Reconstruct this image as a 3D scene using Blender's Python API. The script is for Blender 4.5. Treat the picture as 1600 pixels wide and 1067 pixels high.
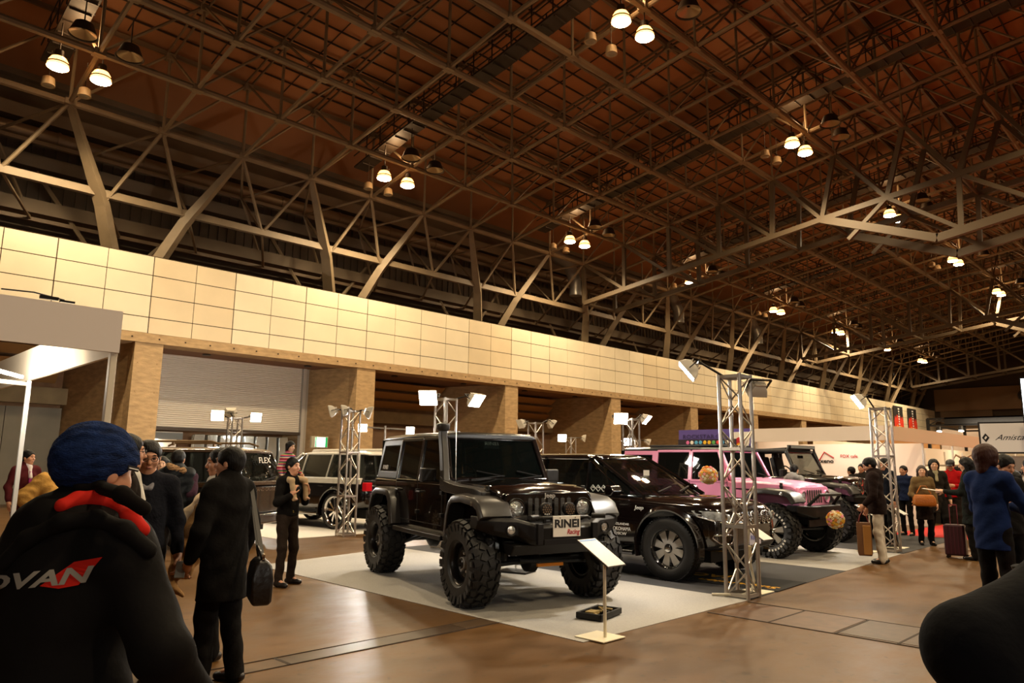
import bpy, math, random
import numpy as np
from mathutils import Vector, Matrix, Euler
random.seed(5)
for o in list(bpy.data.objects): bpy.data.objects.remove(o)
SC = bpy.context.scene
COL = SC.collection
R = math.radians
# ------------------------------------------------------------------ camera
cam_d = bpy.data.cameras.new('camera'); cam = bpy.data.objects.new('camera', cam_d); COL.objects.link(cam)
_P, _A, _RO = R(9.56), R(44.96), R(0.68)
_f = Vector((math.cos(_P)*math.cos(_A), math.cos(_P)*math.sin(_A), math.sin(_P)))
_r0 = Vector((math.sin(_A), -math.cos(_A), 0)); _u0 = _r0.cross(_f)
_r = _r0*math.cos(_RO)+_u0*math.sin(_RO); _u = _r.cross(_f)
cam.matrix_world = Matrix(((_r.x,_u.x,-_f.x,0),(_r.y,_u.y,-_f.y,0),(_r.z,_u.z,-_f.z,1.6),(0,0,0,1)))
cam_d.sensor_width = 36; cam_d.lens = 1135/1600*36; cam_d.clip_end = 300; cam_d.clip_start = .05
SC.camera = cam
# ------------------------------------------------------------------ world, exposure
w = bpy.data.worlds.new('world'); SC.world = w; w.use_nodes = True
w.node_tree.nodes['Background'].inputs[0].default_value = (1, .70, .46, 1)
w.node_tree.nodes['Background'].inputs[1].default_value = .05
SC.view_settings.view_transform = 'Standard'; SC.view_settings.look = 'None'
SC.view_settings.gamma = 1; SC.view_settings.use_curve_mapping = False
SC.view_settings.exposure = 0.15
SC.cycles.use_denoising = True
SC.cycles.max_bounces = 6; SC.cycles.diffuse_bounces = 3; SC.cycles.glossy_bounces = 3
SC.cycles.sample_clamp_indirect = 4.0
SC.cycles.caustics_reflective = False; SC.cycles.caustics_refractive = False
HIGH_BAY_W, HIGH_BAY_UP, FLOOD_W = 1750, 90, 520
def lamp(kind, loc, power, color, size=.2, direction=None, angle=None, blend=.4, parent=None, name='lamp_light'):
    l = bpy.data.lights.new(name, kind); l.energy = power; l.color = color
    if kind in ('POINT', 'SPOT'): l.shadow_soft_size = size
    if kind == 'AREA': l.size = size
    if kind == 'SPOT': l.spot_size = angle; l.spot_blend = blend
    o = bpy.data.objects.new(name, l); COL.objects.link(o); o.location = loc
    if direction is not None: o.rotation_euler = Vector(direction).to_track_quat('-Z', 'Y').to_euler()
    if parent: o.parent = parent
    return o
def cam_pt(u, v, depth): return Vector((0, 0, 1.6))+(_f+_r*((u-800)/1135)+_u*((533.5-v)/1135))*depth
WARM = (1, .78, .48)
# ------------------------------------------------------------------ materials
def srgb(c):
    if isinstance(c, str):
        c = [int(c[i:i+2], 16)/255 for i in (0, 2, 4)]
    return tuple(((x/12.92) if x <= .04045 else ((x+.055)/1.055)**2.4) for x in c)
MATS = {}
def mat(name, col, rough=.6, metal=0, noise=0, nscale=8, bump=0, bscale=40, spec=.5, coat=0, emit=0, trans=0, stretch=None, sheen=0):
    if name in MATS: return MATS[name]
    m = bpy.data.materials.new(name); m.use_nodes = True; nt = m.node_tree; b = nt.nodes['Principled BSDF']
    c = srgb(col)
    b.inputs['Base Color'].default_value = (*c, 1); b.inputs['Roughness'].default_value = rough
    b.inputs['Metallic'].default_value = metal; b.inputs['Specular IOR Level'].default_value = spec
    b.inputs['Coat Weight'].default_value = coat; b.inputs['Coat Roughness'].default_value = .03
    if sheen: b.inputs['Sheen Weight'].default_value = sheen
    if trans: b.inputs['Transmission Weight'].default_value = trans; b.inputs['IOR'].default_value = 1.45
    if emit:
        b.inputs['Emission Color'].default_value = (*c, 1); b.inputs['Emission Strength'].default_value = emit
    if noise or bump:
        tc = nt.nodes.new('ShaderNodeTexCoord'); mp = nt.nodes.new('ShaderNodeMapping')
        nt.links.new(tc.outputs['Object'], mp.inputs[0])
        if stretch: mp.inputs['Scale'].default_value = stretch
    if noise:
        n = nt.nodes.new('ShaderNodeTexNoise'); n.inputs['Scale'].default_value = nscale; n.inputs['Detail'].default_value = 6
        nt.links.new(mp.outputs[0], n.inputs[0])
        r = nt.nodes.new('ShaderNodeValToRGB'); nt.links.new(n.outputs[0], r.inputs[0])
        r.color_ramp.elements[0].position = .3; r.color_ramp.elements[1].position = .7
        r.color_ramp.elements[0].color = (*[x*(1-noise) for x in c], 1)
        r.color_ramp.elements[1].color = (*[min(1, x*(1+noise)) for x in c], 1)
        nt.links.new(r.outputs[0], b.inputs['Base Color'])
    if bump:
        n = nt.nodes.new('ShaderNodeTexNoise'); n.inputs['Scale'].default_value = bscale; n.inputs['Detail'].default_value = 4
        nt.links.new(mp.outputs[0], n.inputs[0])
        bp = nt.nodes.new('ShaderNodeBump'); bp.inputs['Strength'].default_value = bump; bp.inputs['Distance'].default_value = .02
        nt.links.new(n.outputs[0], bp.inputs['Height']); nt.links.new(bp.outputs[0], b.inputs['Normal'])
    MATS[name] = m
    return m
def glass_mat(name, tint, alpha, rough=.02):
    """thin window film: mix of clear and glossy dark glass"""
    if name in MATS: return MATS[name]
    m = bpy.data.materials.new(name); m.use_nodes = True; nt = m.node_tree; b = nt.nodes['Principled BSDF']
    b.inputs['Base Color'].default_value = (*srgb(tint), 1); b.inputs['Roughness'].default_value = rough
    b.inputs['Specular IOR Level'].default_value = .6
    t = nt.nodes.new('ShaderNodeBsdfTransparent'); t.inputs[0].default_value = (.75, .8, .78, 1); mx = nt.nodes.new('ShaderNodeMixShader')
    mx.inputs[0].default_value = alpha
    nt.links.new(t.outputs[0], mx.inputs[1]); nt.links.new(b.outputs[0], mx.inputs[2])
    nt.links.new(mx.outputs[0], nt.nodes['Material Output'].inputs[0])
    MATS[name] = m
    return m
# ------------------------------------------------------------------ objects
def tag(o, label=None, cat=None, group=None, kind=None):
    if label: o['label'] = label
    if cat: o['category'] = cat
    if group: o['group'] = group
    if kind: o['kind'] = kind
    return o
def empty(name, loc=(0, 0, 0), rz=0, label=None, cat=None, group=None, kind=None):
    o = bpy.data.objects.new(name, None); COL.objects.link(o); o.location = loc; o.rotation_euler = (0, 0, rz)
    o.empty_display_size = .1
    return tag(o, label, cat, group, kind)
def link_mesh(name, me, m, parent=None, smooth=False):
    if m is not None and not me.materials: me.materials.append(m)
    if smooth:
        me.shade_smooth()
    o = bpy.data.objects.new(name, me); COL.objects.link(o)
    if parent: o.parent = parent
    return o
def copy_tree(o, parent=None):
    c = o.copy(); COL.objects.link(c)
    if parent: c.parent = parent
    for ch in list(o.children): copy_tree(ch, c)
    return c
def perp(d):
    d = Vector(d).normalized(); a = Vector((0, 0, 1)) if abs(d.z) < .92 else Vector((1, 0, 0))
    s = a.cross(d).normalized(); return d, s, d.cross(s).normalized()
class MB:
    def __init__(s, M=None): s.v = []; s.f = []; s.mi = []; s.M = M
    def add(s, vs, fs, mi=0):
        n = len(s.v); s.v += [tuple((s.M @ Vector(p)) if s.M else p) for p in vs]
        s.f += [tuple(i+n for i in f) for f in fs]; s.mi += [mi]*len(fs); return s
    def box(s, c, d, rot=None, mi=0):
        x, y, z = [q/2 for q in d]
        vs = [Vector((a*x, b*y, e*z)) for a in (-1, 1) for b in (-1, 1) for e in (-1, 1)]
        if rot is not None:
            E_ = rot if isinstance(rot, Matrix) else Euler(rot).to_matrix()
            vs = [E_ @ p for p in vs]
        vs = [p+Vector(c) for p in vs]
        return s.add([tuple(p) for p in vs], [(0, 1, 3, 2), (4, 6, 7, 5), (0, 4, 5, 1), (2, 3, 7, 6), (0, 2, 6, 4), (1, 5, 7, 3)], mi)
    def bx(s, x0, x1, y0, y1, z0, z1, mi=0): return s.box(((x0+x1)/2, (y0+y1)/2, (z0+z1)/2), (x1-x0, y1-y0, z1-z0), None, mi)
    def bar(s, p, q, w, h=None, mi=0):
        p, q = Vector(p), Vector(q); h = h or w; d, a, b = perp(q-p)
        vs = [tuple(e+a*(i*w/2)+b*(j*h/2)) for e in (p, q) for i, j in ((-1, -1), (1, -1), (1, 1), (-1, 1))]
        return s.add(vs, [(0, 3, 2, 1), (4, 5, 6, 7), (0, 1, 5, 4), (1, 2, 6, 5), (2, 3, 7, 6), (3, 0, 4, 7)], mi)
    def tube(s, pts, r, n=8, cap=True, mi=0):
        pts = [Vector(p) for p in pts]; rs = r if isinstance(r, (list, tuple)) else [r]*len(pts)
        vs = []; prev = None
        for k, p in enumerate(pts):
            d = (pts[min(k+1, len(pts)-1)]-pts[max(k-1, 0)])
            dd, a, b = perp(d)
            if prev is not None:
                a = (prev-dd*prev.dot(dd)).normalized(); b = dd.cross(a)
            prev = a
            vs += [tuple(p+(a*math.cos(t*2*math.pi/n)+b*math.sin(t*2*math.pi/n))*rs[k]) for t in range(n)]
        fs = [(k*n+t, k*n+(t+1) % n, (k+1)*n+(t+1) % n, (k+1)*n+t) for k in range(len(pts)-1) for t in range(n)]
        if cap: fs += [tuple(range(n))[::-1], tuple((len(pts)-1)*n+t for t in range(n))]
        return s.add(vs, fs, mi)
    def lathe(s, c, axis, prof, n=24, mi=0, cap=True):
        """prof: (along, radius)"""
        c = Vector(c); d, a, b = perp(axis); vs = []
        for h, r in prof:
            vs += [tuple(c+d*h+(a*math.cos(t*2*math.pi/n)+b*math.sin(t*2*math.pi/n))*r) for t in range(n)]
        m = len(prof)
        fs = [(k*n+t, k*n+(t+1) % n, (k+1)*n+(t+1) % n, (k+1)*n+t) for k in range(m-1) for t in range(n)]
        if cap: fs += [tuple(range(n))[::-1], tuple((m-1)*n+t for t in range(n))]
        return s.add(vs, fs, mi)
    def prism(s, poly, a, b, mi=0):
        """poly: list of 3d points (planar); extruded from offset a to b (vectors)"""
        a, b = Vector(a), Vector(b); n = len(poly)
        vs = [tuple(Vector(p)+a) for p in poly]+[tuple(Vector(p)+b) for p in poly]
        return s.add(vs, [tuple(range(n))[::-1], tuple(range(n, 2*n))]+[(i, (i+1) % n, n+(i+1) % n, n+i) for i in range(n)], mi)
    def loft(s, rings, closed=True, caps=True, mi=0):
        n = len(rings[0]); vs = [tuple(p) for r in rings for p in r]; m = len(rings)
        e = n if closed else n-1
        fs = [(k*n+t, k*n+(t+1) % n, (k+1)*n+(t+1) % n, (k+1)*n+t) for k in range(m-1) for t in range(e)]
        if caps: fs += [tuple(range(n))[::-1], tuple((m-1)*n+t for t in range(n))]
        return s.add(vs, fs, mi)
    def build(s, name, m, parent=None, bevel=0, seg=2, smooth=False, label=None, subd=0, recalc=True, mats=None):
        me = bpy.data.meshes.new(name); me.from_pydata(s.v, [], s.f)
        if recalc:
            import bmesh
            b = bmesh.new(); b.from_mesh(me); bmesh.ops.recalc_face_normals(b, faces=b.faces); b.to_mesh(me); b.free()
        if mats:
            for x in mats: me.materials.append(x)
            me.polygons.foreach_set('material_index', s.mi)
        o = link_mesh(name, me, m, parent)
        if bevel:
            md = o.modifiers.new('bevel', 'BEVEL'); md.width = bevel; md.segments = seg; md.limit_method = 'ANGLE'; md.angle_limit = R(35)
            md.harden_normals = True
        if subd:
            md = o.modifiers.new('sub', 'SUBSURF'); md.levels = md.render_levels = subd
        if smooth or bevel or subd: me.shade_smooth() if (smooth is True or subd) else me.shade_auto_smooth(angle=R(40)) if hasattr(me, 'shade_auto_smooth') else None
        if (smooth or bevel) and not subd and smooth is not True:
            me.shade_smooth(); me.set_sharp_from_angle(angle=R(35))
        if label: o['label'] = label
        return o
def apply_mods(o):
    dg = bpy.context.evaluated_depsgraph_get(); dg.update()
    me = bpy.data.meshes.new_from_object(o.evaluated_get(dg)); o.modifiers.clear(); o.data = me; return o
def boolean(o, cutter, op='DIFFERENCE'):
    cutter.parent = o.parent; bpy.context.view_layer.update(); md = o.modifiers.new('b', 'BOOLEAN'); md.object = cutter; md.operation = op; md.solver = 'EXACT'
    apply_mods(o); bpy.data.objects.remove(cutter)
def text(name, s, m, loc, rot, size, parent=None, depth=.002, shear=0, width=None, align='CENTER', bold=0):
    cu = bpy.data.curves.new(name, 'FONT'); cu.body = s; cu.size = size; cu.extrude = depth; cu.shear = shear
    cu.align_x = align; cu.align_y = 'CENTER'; cu.offset = bold; cu.resolution_u = 3
    t = bpy.data.objects.new(name, cu); COL.objects.link(t)
    dg = bpy.context.evaluated_depsgraph_get(); me = bpy.data.meshes.new_from_object(t.evaluated_get(dg)); bpy.data.objects.remove(t)
    if width and len(me.vertices):
        xs = [v.co.x for v in me.vertices]; k = width/(max(xs)-min(xs))
        for v in me.vertices: v.co.x *= k
    me.materials.clear(); o = link_mesh(name, me, m, parent); o.location = loc; o.rotation_euler = rot
    return o
# ------------------------------------------------------------------ smooth-union surface (for bodies and cloth)
def surface_nets(F, org, h):
    ins = F < 0
    c = [ins[i:ins.shape[0]-1+i, j:ins.shape[1]-1+j, k:ins.shape[2]-1+k] for i in (0, 1) for j in (0, 1) for k in (0, 1)]
    s = np.sum(np.array(c, dtype=np.uint8), axis=0); act = (s > 0) & (s < 8); I = np.argwhere(act)
    if len(I) == 0: return [], []
    idx = -np.ones(act.shape, int); idx[act] = np.arange(len(I))
    P = np.zeros((len(I), 3)); N = np.zeros(len(I))
    cor = [(i, j, k) for i in (0, 1) for j in (0, 1) for k in (0, 1)]
    for a in range(8):
        for ax in range(3):
            if cor[a][ax] == 0:
                b = list(cor[a]); b[ax] = 1
                fa = F[I[:, 0]+cor[a][0], I[:, 1]+cor[a][1], I[:, 2]+cor[a][2]]; fb = F[I[:, 0]+b[0], I[:, 1]+b[1], I[:, 2]+b[2]]
                m = (fa < 0) != (fb < 0); t = np.where(m, fa/np.where(m, fa-fb, 1), 0)
                p = np.array(cor[a], float)[None]+t[:, None]*np.eye(3)[ax][None]
                P[m] += p[m]; N += m
    P = P/N[:, None]+I; P = P*h+np.array(org)
    quads = []
    for ax in range(3):
        u, v = (ax+1) % 3, (ax+2) % 3
        sl0 = [slice(None)]*3; sl1 = [slice(None)]*3; sl0[ax] = slice(0, -1); sl1[ax] = slice(1, None)
        A, B = ins[tuple(sl0)], ins[tuple(sl1)]; E_ = np.argwhere(A != B)
        E_ = E_[(E_[:, u] > 0) & (E_[:, v] > 0) & (E_[:, u] < ins.shape[u]-1) & (E_[:, v] < ins.shape[v]-1)]
        du = np.zeros(3, int); du[u] = 1; dv = np.zeros(3, int); dv[v] = 1
        q = np.stack([idx[tuple((E_-du-dv).T)], idx[tuple((E_-dv).T)], idx[tuple(E_.T)], idx[tuple((E_-du).T)]], 1)
        fl = ~A[tuple(E_.T)]; q[fl] = q[fl][:, ::-1]; quads.append(q)
    Q = np.concatenate(quads); Q = Q[(Q >= 0).all(1)]
    return P, Q
def sdf(prims, h, name, m, parent=None, cuts=(), wr=0, wf=30, seed=0):
    """prims: ('c',a,b,ra,rb,flat,k) tapered capsule | ('e',centre,radii,k) ellipsoid; negative: 'x' subtracts an ellipsoid"""
    lo = np.array([9e9]*3); hi = -lo
    for p in prims:
        if p[0] == 'c':
            for q, r in ((p[1], p[3]), (p[2], p[4])):
                lo = np.minimum(lo, np.array(q)-r); hi = np.maximum(hi, np.array(q)+r)
        elif p[0] in 'er': q = np.array(p[2]) if p[0] == 'e' else max(p[2]); lo = np.minimum(lo, np.array(p[1])-q); hi = np.maximum(hi, np.array(p[1])+q)
    lo -= 3*h+.01; hi += 3*h+.01
    n = np.ceil((hi-lo)/h).astype(int)+1
    D = np.full(n, 1.0, np.float32)
    ax = [lo[i]+np.arange(n[i])*h for i in range(3)]
    for p in prims:
        k = p[-1]; mg = k+.05
        if p[0] == 'c':
            a, b, ra, rb, fl = [np.array(x, float) for x in p[1:6]]; rr = max(ra, rb)
            plo, phi = np.minimum(a, b)-rr-mg, np.maximum(a, b)+rr+mg
        else:
            q = np.array(p[2]) if p[0] == 'e' else max(p[2]); plo, phi = np.array(p[1])-q-mg, np.array(p[1])+q+mg
        i0 = np.maximum(((plo-lo)/h).astype(int), 0); i1 = np.minimum(((phi-lo)/h).astype(int)+2, n)
        if (i1 <= i0).any(): continue
        S = tuple(slice(a_, b_) for a_, b_ in zip(i0, i1))
        X, Y, Z = np.meshgrid(*[ax[i][i0[i]:i1[i]] for i in range(3)], indexing='ij')
        if p[0] == 'c':
            ab = b-a; L2 = max(ab@ab, 1e-9)
            t = np.clip(((X-a[0])*ab[0]+(Y-a[1])*ab[1]+(Z-a[2])*ab[2])/L2, 0, 1)
            dx, dy, dz = X-a[0]-t*ab[0], Y-a[1]-t*ab[1], Z-a[2]-t*ab[2]
            if fl != 1: dx = dx/fl
            d = np.sqrt(dx*dx+dy*dy+dz*dz)-(ra+(rb-ra)*t)
            if fl < 1: d = d*fl
        else:
            c, r = np.array(p[1], float), np.array(p[2], float)
            dx, dy, dz = X-c[0], Y-c[1], Z-c[2]
            if p[0] != 'e':
                Rm = np.array(p[3]).T; dx, dy, dz = [Rm[i_][0]*dx+Rm[i_][1]*dy+Rm[i_][2]*dz for i_ in range(3)]
            q = np.sqrt((dx/r[0])**2+(dy/r[1])**2+(dz/r[2])**2)
            q2 = np.sqrt((dx/r[0]**2)**2+(dy/r[1]**2)**2+(dz/r[2]**2)**2)+1e-6
            d = q*(q-1)/q2
        O = D[S]
        if p[0] == 'x': D[S] = np.maximum(O, -d); continue
        hh = np.maximum(k-np.abs(O-d), 0)/k
        D[S] = np.minimum(O, d)-hh*hh*k*.25
    X, Y, Z = np.meshgrid(*ax, indexing='ij')
    if wr:
        rg = random.Random(seed); a, b, c = [rg.uniform(0, 6) for _ in range(3)]
        D += wr*(np.sin(wf*(Z+.35*Y)+a+1.7*np.sin(11*X+b)+1.3*np.sin(9*Y+c))*np.sin(wf*.45*(Y+X)+b+2*np.sin(7*Z)))
    for (pt, nn) in cuts:  # keep the side the normal points away from
        D = np.maximum(D, (X-pt[0])*nn[0]+(Y-pt[1])*nn[1]+(Z-pt[2])*nn[2])
    P, Q = surface_nets(D, lo, h)
    me = bpy.data.meshes.new(name); me.from_pydata([tuple(p) for p in P], [], [tuple(int(i) for i in q) for q in Q])
    me.validate()
    return link_mesh(name, me, m, parent, smooth=True)
# ================================================================== HALL
M_FLOOR = mat('polished_concrete', '5e411f', rough=.3, noise=.26, nscale=.5, bump=0)
def floor_material():
    m = M_FLOOR; nt = m.node_tree; b = nt.nodes['Principled BSDF']
    tc = nt.nodes['Texture Coordinate'] if 'Texture Coordinate' in nt.nodes else nt.nodes.new('ShaderNodeTexCoord')
    ramp = nt.nodes['Color Ramp'] if 'Color Ramp' in nt.nodes else nt.nodes['ColorRamp']
    nz = [n for n in nt.nodes if n.type == 'TEX_NOISE'][0]
    nz.inputs['Detail'].default_value = 10; nz.inputs['Roughness'].default_value = .62
    n2 = nt.nodes.new('ShaderNodeTexNoise'); n2.inputs['Scale'].default_value = 2.4; n2.inputs['Detail'].default_value = 12; n2.inputs['Roughness'].default_value = .68
    mp = nt.nodes.new('ShaderNodeMapping'); mp.inputs['Scale'].default_value = (.8, 1.3, 1); mp.inputs['Rotation'].default_value = (0, 0, .75)
    nt.links.new(tc.outputs['Object'], mp.inputs[0]); nt.links.new(mp.outputs[0], n2.inputs[0])
    r2 = nt.nodes.new('ShaderNodeMapRange'); r2.inputs[1].default_value = .3; r2.inputs[2].default_value = .7; r2.inputs[3].default_value = .72; r2.inputs[4].default_value = 1.2
    nt.links.new(n2.outputs[0], r2.inputs[0])
    mul = nt.nodes.new('ShaderNodeVectorMath'); mul.operation = 'SCALE'
    nt.links.new(ramp.outputs[0], mul.inputs[0]); nt.links.new(r2.outputs[0], mul.inputs['Scale'])
    # dark drips and chips
    n3 = nt.nodes.new('ShaderNodeTexNoise'); n3.inputs['Scale'].default_value = 9; n3.inputs['Detail'].default_value = 3
    nt.links.new(tc.outputs['Object'], n3.inputs[0])
    r3 = nt.nodes.new('ShaderNodeMapRange'); r3.inputs[1].default_value = .63; r3.inputs[2].default_value = .69; r3.inputs[3].default_value = 1; r3.inputs[4].default_value = .62
    nt.links.new(n3.outputs[0], r3.inputs[0])
    mu2 = nt.nodes.new('ShaderNodeVectorMath'); mu2.operation = 'SCALE'
    nt.links.new(mul.outputs[0], mu2.inputs[0]); nt.links.new(r3.outputs[0], mu2.inputs['Scale'])
    nt.links.new(mu2.outputs[0], b.inputs['Base Color'])
    r4 = nt.nodes.new('ShaderNodeMapRange'); r4.inputs[1].default_value = .3; r4.inputs[2].default_value = .7; r4.inputs[3].default_value = .30; r4.inputs[4].default_value = .46; b.inputs['Specular IOR Level'].default_value = .42
    nt.links.new(n2.outputs[0], r4.inputs[0]); nt.links.new(r4.outputs[0], b.inputs['Roughness'])
floor_material()
f = MB().bx(-16, 104, -34, 31.3, -.3, 0).build('floor', M_FLOOR); tag(f, kind='structure')
M_PIT = mat('steel_pit_cover', '453526', .35, 0, .25, 5)
M_PIT2 = mat('patched_concrete', '5b442c', .4, 0, .3, 6)
M_LINE = mat('floor_joint', '2e2013', .8)
def strip(n, pts, m, z=.004):
    b = MB(); b.prism([(x, y, 0) for x, y in pts], (0, 0, .0005), (0, 0, z)); o = b.build(n, m); tag(o, kind='structure'); return o
strip('trim_1', [(3.11, 5.58), (5.0, 5.59), (5.0, 5.85), (3.12, 5.8)], M_PIT)
strip('trim_2', [(5.01, 5.59), (5.62, 5.6), (5.62, 5.87), (5.01, 5.85)], mat('steel_pit_cover_worn', '4c3a28', .4, 0, .25, 6))
strip('trim_3', [(-12, 5.5), (3.1, 5.58), (3.1, 5.8), (-12, 5.75)], M_PIT2)
strip('trim_4', [(7.55, 3.05), (8.46, 3.05), (8.41, 4.3), (7.53, 4.3)], mat('patch_pinkish', '5c422f', .4, 0, .3, 7))
strip('trim_5', [(7.6, -6), (8.5, -6), (8.46, 3.02), (7.6, 3.02)], mat('patch_grey', '4f3d2c', .45, 0, .25, 8))
jb = MB()
for x in (7.53, 8.46): jb.bx(x-.012, x+.012, -6, 4.4, .0005, .006)
for y in (3.02, 3.7, 2.45, 1.7, .9): jb.bx(7.55, 8.46, y-.012, y+.012, .0005, .006)
jb.bx(3.1, 3.13, 5.56, 5.82, .0005, .006); jb.bx(-12, 5.6, 5.56, 5.57, .0005, .006); jb.bx(-12, 5.6, 5.83, 5.84, .0005, .006)
for x in (-5, 17, 26, 35, 44, 53): jb.bx(x-.015, x+.015, -30, 4.6, .0005, .005)
for y in (-4, 2.0): jb.bx(9.0 if y > 0 else -14, 100, y-.015, y+.015, .0005, .005)
tag(jb.build('trim_6', M_LINE), kind='structure')
# ---------------------------------------------------------------- wall with pillars and panelled band
M_CONC = mat('board_marked_concrete', 'a88a62', .8, 0, .22, 3, .25, 14, stretch=(1, 1, 3))
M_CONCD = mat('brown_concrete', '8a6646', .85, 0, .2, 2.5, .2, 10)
M_BAND = mat('cream_wall_panel', 'dccdb0', .55, 0, .05, .8)
M_BAND2 = mat('cream_wall_panel_warm', 'd2bf9e', .55, 0, .06, .8)
M_SEAM = mat('panel_seam', '3c2d1c', .9)
M_GREY = mat('grey_gate', '7d7562', .6, 0, .12, 1.2)
wl = empty('wall_left', (0, 26.7, 0), kind='structure')
def wpart(mb, n, m, bev=0):
    o = mb.build(n, m, None, bevel=bev); o.parent = wl; o.matrix_parent_inverse = Matrix.Translation((0, -26.7, 0)); return o
zs = [8.72, 8.03, 7.28, 6.52, 5.95]
seams = MB()
for k in range(-4, 31):
    x0 = 8.7+3.0*k; x1 = x0+3.0
    b = MB()
    for r in range(4):
        for h in (0, 1):
            b.bx(x0+.02+h*1.5, x0+1.5-.006+h*1.49, 26.7, 26.95, zs[r+1]+.015, zs[r]-.015)
    m = M_BAND2 if (k*7) % 5 == 0 else M_BAND
    wpart(b, 'wall_panel', m)
seams.bx(-3.5, 101.6, 26.73, 27.2, 5.93, 8.74); wpart(seams, 'wall_panel_backing', M_SEAM)
b = MB().bx(-3.5, 101.6, 26.66, 27.6, 5.62, 5.95)
for k in range(170): pass
wpart(b, 'lintel_beam', M_CONC)
holes = MB()
for k in range(60):
    holes.box((1+k*.9, 26.655, 5.78), (.05, .02, .05))
wpart(holes, 'tie_hole_row', M_SEAM)
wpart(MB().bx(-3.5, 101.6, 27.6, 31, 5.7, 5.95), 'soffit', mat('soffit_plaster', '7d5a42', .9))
M_DL = mat('downlight_rim', '3a3026', .5)
dl = MB()
for k in range(10):
    for dx in (2.2, 6.6): dl.lathe((9.3+9*(k-1)+dx, 28.4, 5.70), (0, 0, -1), [(0, .14), (.05, .17), (.05, .1)], 16)
wpart(dl, 'downlight_rim', M_DL)
for k in range(-1, 10):
    xc = 8.8+8.98*k
    b = MB().bx(xc-.47, xc+.47, 26.7, 31, 0, 5.68)
    for zz in (1.2, 3.4): b.bx(xc-.474, xc+.474, 26.694, 26.71, zz, zz+.015)
    for zz in (.7, 1.7, 2.7, 3.9, 4.9):
        for dx in (-.32, .32): b.box((xc+dx, 26.692, zz), (.04, .02, .04))
    # splayed inner cheek widening toward the back
    b.prism([(xc-.47, 27.3, 0), (xc-.47, 31, 0), (xc-1.5, 31, 0)], (0, 0, 0), (0, 0, 5.68))
    wpart(b, 'pillar', M_CONC)
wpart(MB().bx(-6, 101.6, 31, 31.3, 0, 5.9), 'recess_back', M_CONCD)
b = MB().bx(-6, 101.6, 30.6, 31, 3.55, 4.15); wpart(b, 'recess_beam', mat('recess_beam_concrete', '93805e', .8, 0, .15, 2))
for k in range(-1, 9):     # gates and louvres inside each recess
    x0 = 9.3+8.98*k; x1 = x0+7.0
    if k == 0: continue
    g = MB()
    n = 4
    for i in range(n):
        g.bx(x0+i*(x1-x0)/n+.01, x0+(i+1)*(x1-x0)/n-.01, 30.75, 30.95, 0, 3.42)
    wpart(g, 'steel_gate', M_GREY if k < 0 else mat('brown_gate', '83664b', .6, 0, .12, 1.5))
    lv = MB()
    for i in range(3): lv.box(((x0+x1)/2, 30.7-.25*i, 4.5+.45*i), (x1-x0-.6, .5, .04), (R(-35), 0, 0))
    wpart(lv, 'louvre_blade', mat('louvre_tan', 'a47a48', .5))
# roller shutter in the second recess
M_SH = mat('shutter_slat', 'e8e0d2', .5)
sh = empty('door_1', (9.3, 29.6, 0), kind='structure')
b = MB()
for i in range(38):
    z = 2.86+i*.08
    b.prism([(10.0, 0, z), (10.0, -.03, z+.02), (10.0, -.03, z+.06), (10.0, 0, z+.08)], (-.62, 0, 0), (6.3, 0, 0))
b.bx(9.38, 16.3, 0, .05, 2.86, 5.9)
o = b.build('shutter_curtain', M_SH); o.parent = sh; o.location = (-9.3, 0, 0)
b = MB().bx(9.35, 16.4, -.08, .1, 2.74, 2.86); o = b.build('shutter_bottom_rail', mat('shutter_rail', '4a4038', .5)); o.parent = sh; o.location = (-9.3, 0, 0)
for xx in (9.27, 16.35):
    b = MB().bx(xx, xx+.14, -.12, .14, 0, 5.9); o = b.build('shutter_guide', mat('guide_grey', 'c8c2b6', .4)); o.parent = sh; o.location = (-9.3, 0, 0)
b = MB().bx(16.5, 17.25, 0, .1, 0, 5.9); o = b.build('side_panel', mat('side_panel_grey', 'b5ac9c', .6)); o.parent = sh; o.location = (-9.3, 0, 0)
# bright stall glimpsed below the shutter, silver wrapped shelves
M_SILV = mat('silver_film', 'b9bcb8', .22, .7, bump=.9, bscale=6)
for k in range(8):
    x = 12.0+k*.52
    b = MB(); q = random.Random(k)
    b.loft([[(x-.2, 29.9, 0), (x+.2, 29.9, 0), (x+.2, 29.65, 0), (x-.2, 29.65, 0)]]+[[(x-.21-q.uniform(0, .05), 29.9, z), (x+.21+q.uniform(0, .05), 29.9, z), (x+.22, 29.62+q.uniform(-.05, .05), z+.02), (x-.22, 29.62+q.uniform(-.05, .05), z)] for z in (.8, 1.4, 1.9, 2.2, 2.4, 2.62)])
    o = b.build('wrapped_bale', M_SILV, bevel=.04); tag(o, 'silver film wrapped bale standing in the row under the half-open shutter', 'bale', 'silver wrapped bales under the shutter')
sb = empty('lit_stall', (10.5, 30.2, 0), label='brightly lit white stall glimpsed below the half-open shutter', cat='stall')
o = MB().bx(-1.1, 1.0, .5, .6, 0, 2.7).build('back_panel', mat('stall_white', 'efe6d6', .6), sb)
o = MB().bx(-1.1, 1.0, -.1, .5, 2.66, 2.7).build('canopy', mat('stall_white', 'efe6d6', .6), sb)
o = MB().bx(-1.1, 1.0, -.12, -.08, 2.4, 2.66).build('header', mat('stall_grey', '9ba09a', .5), sb)
b = MB().tube([(-.2, .3, 2.5), (-.2, .2, 2.35)], .05); o = b.build('spotlight', mat('black_metal', '14110f', .4), sb)
lamp('AREA', (-.2, .1, 2.45), 60, (1, .9, .72), .5, (0, .2, -1), parent=sb)
lamp('AREA', (13.6, 29.2, 2.65), 25, (1, .95, .85), .5, (0, .4, -1))
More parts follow.
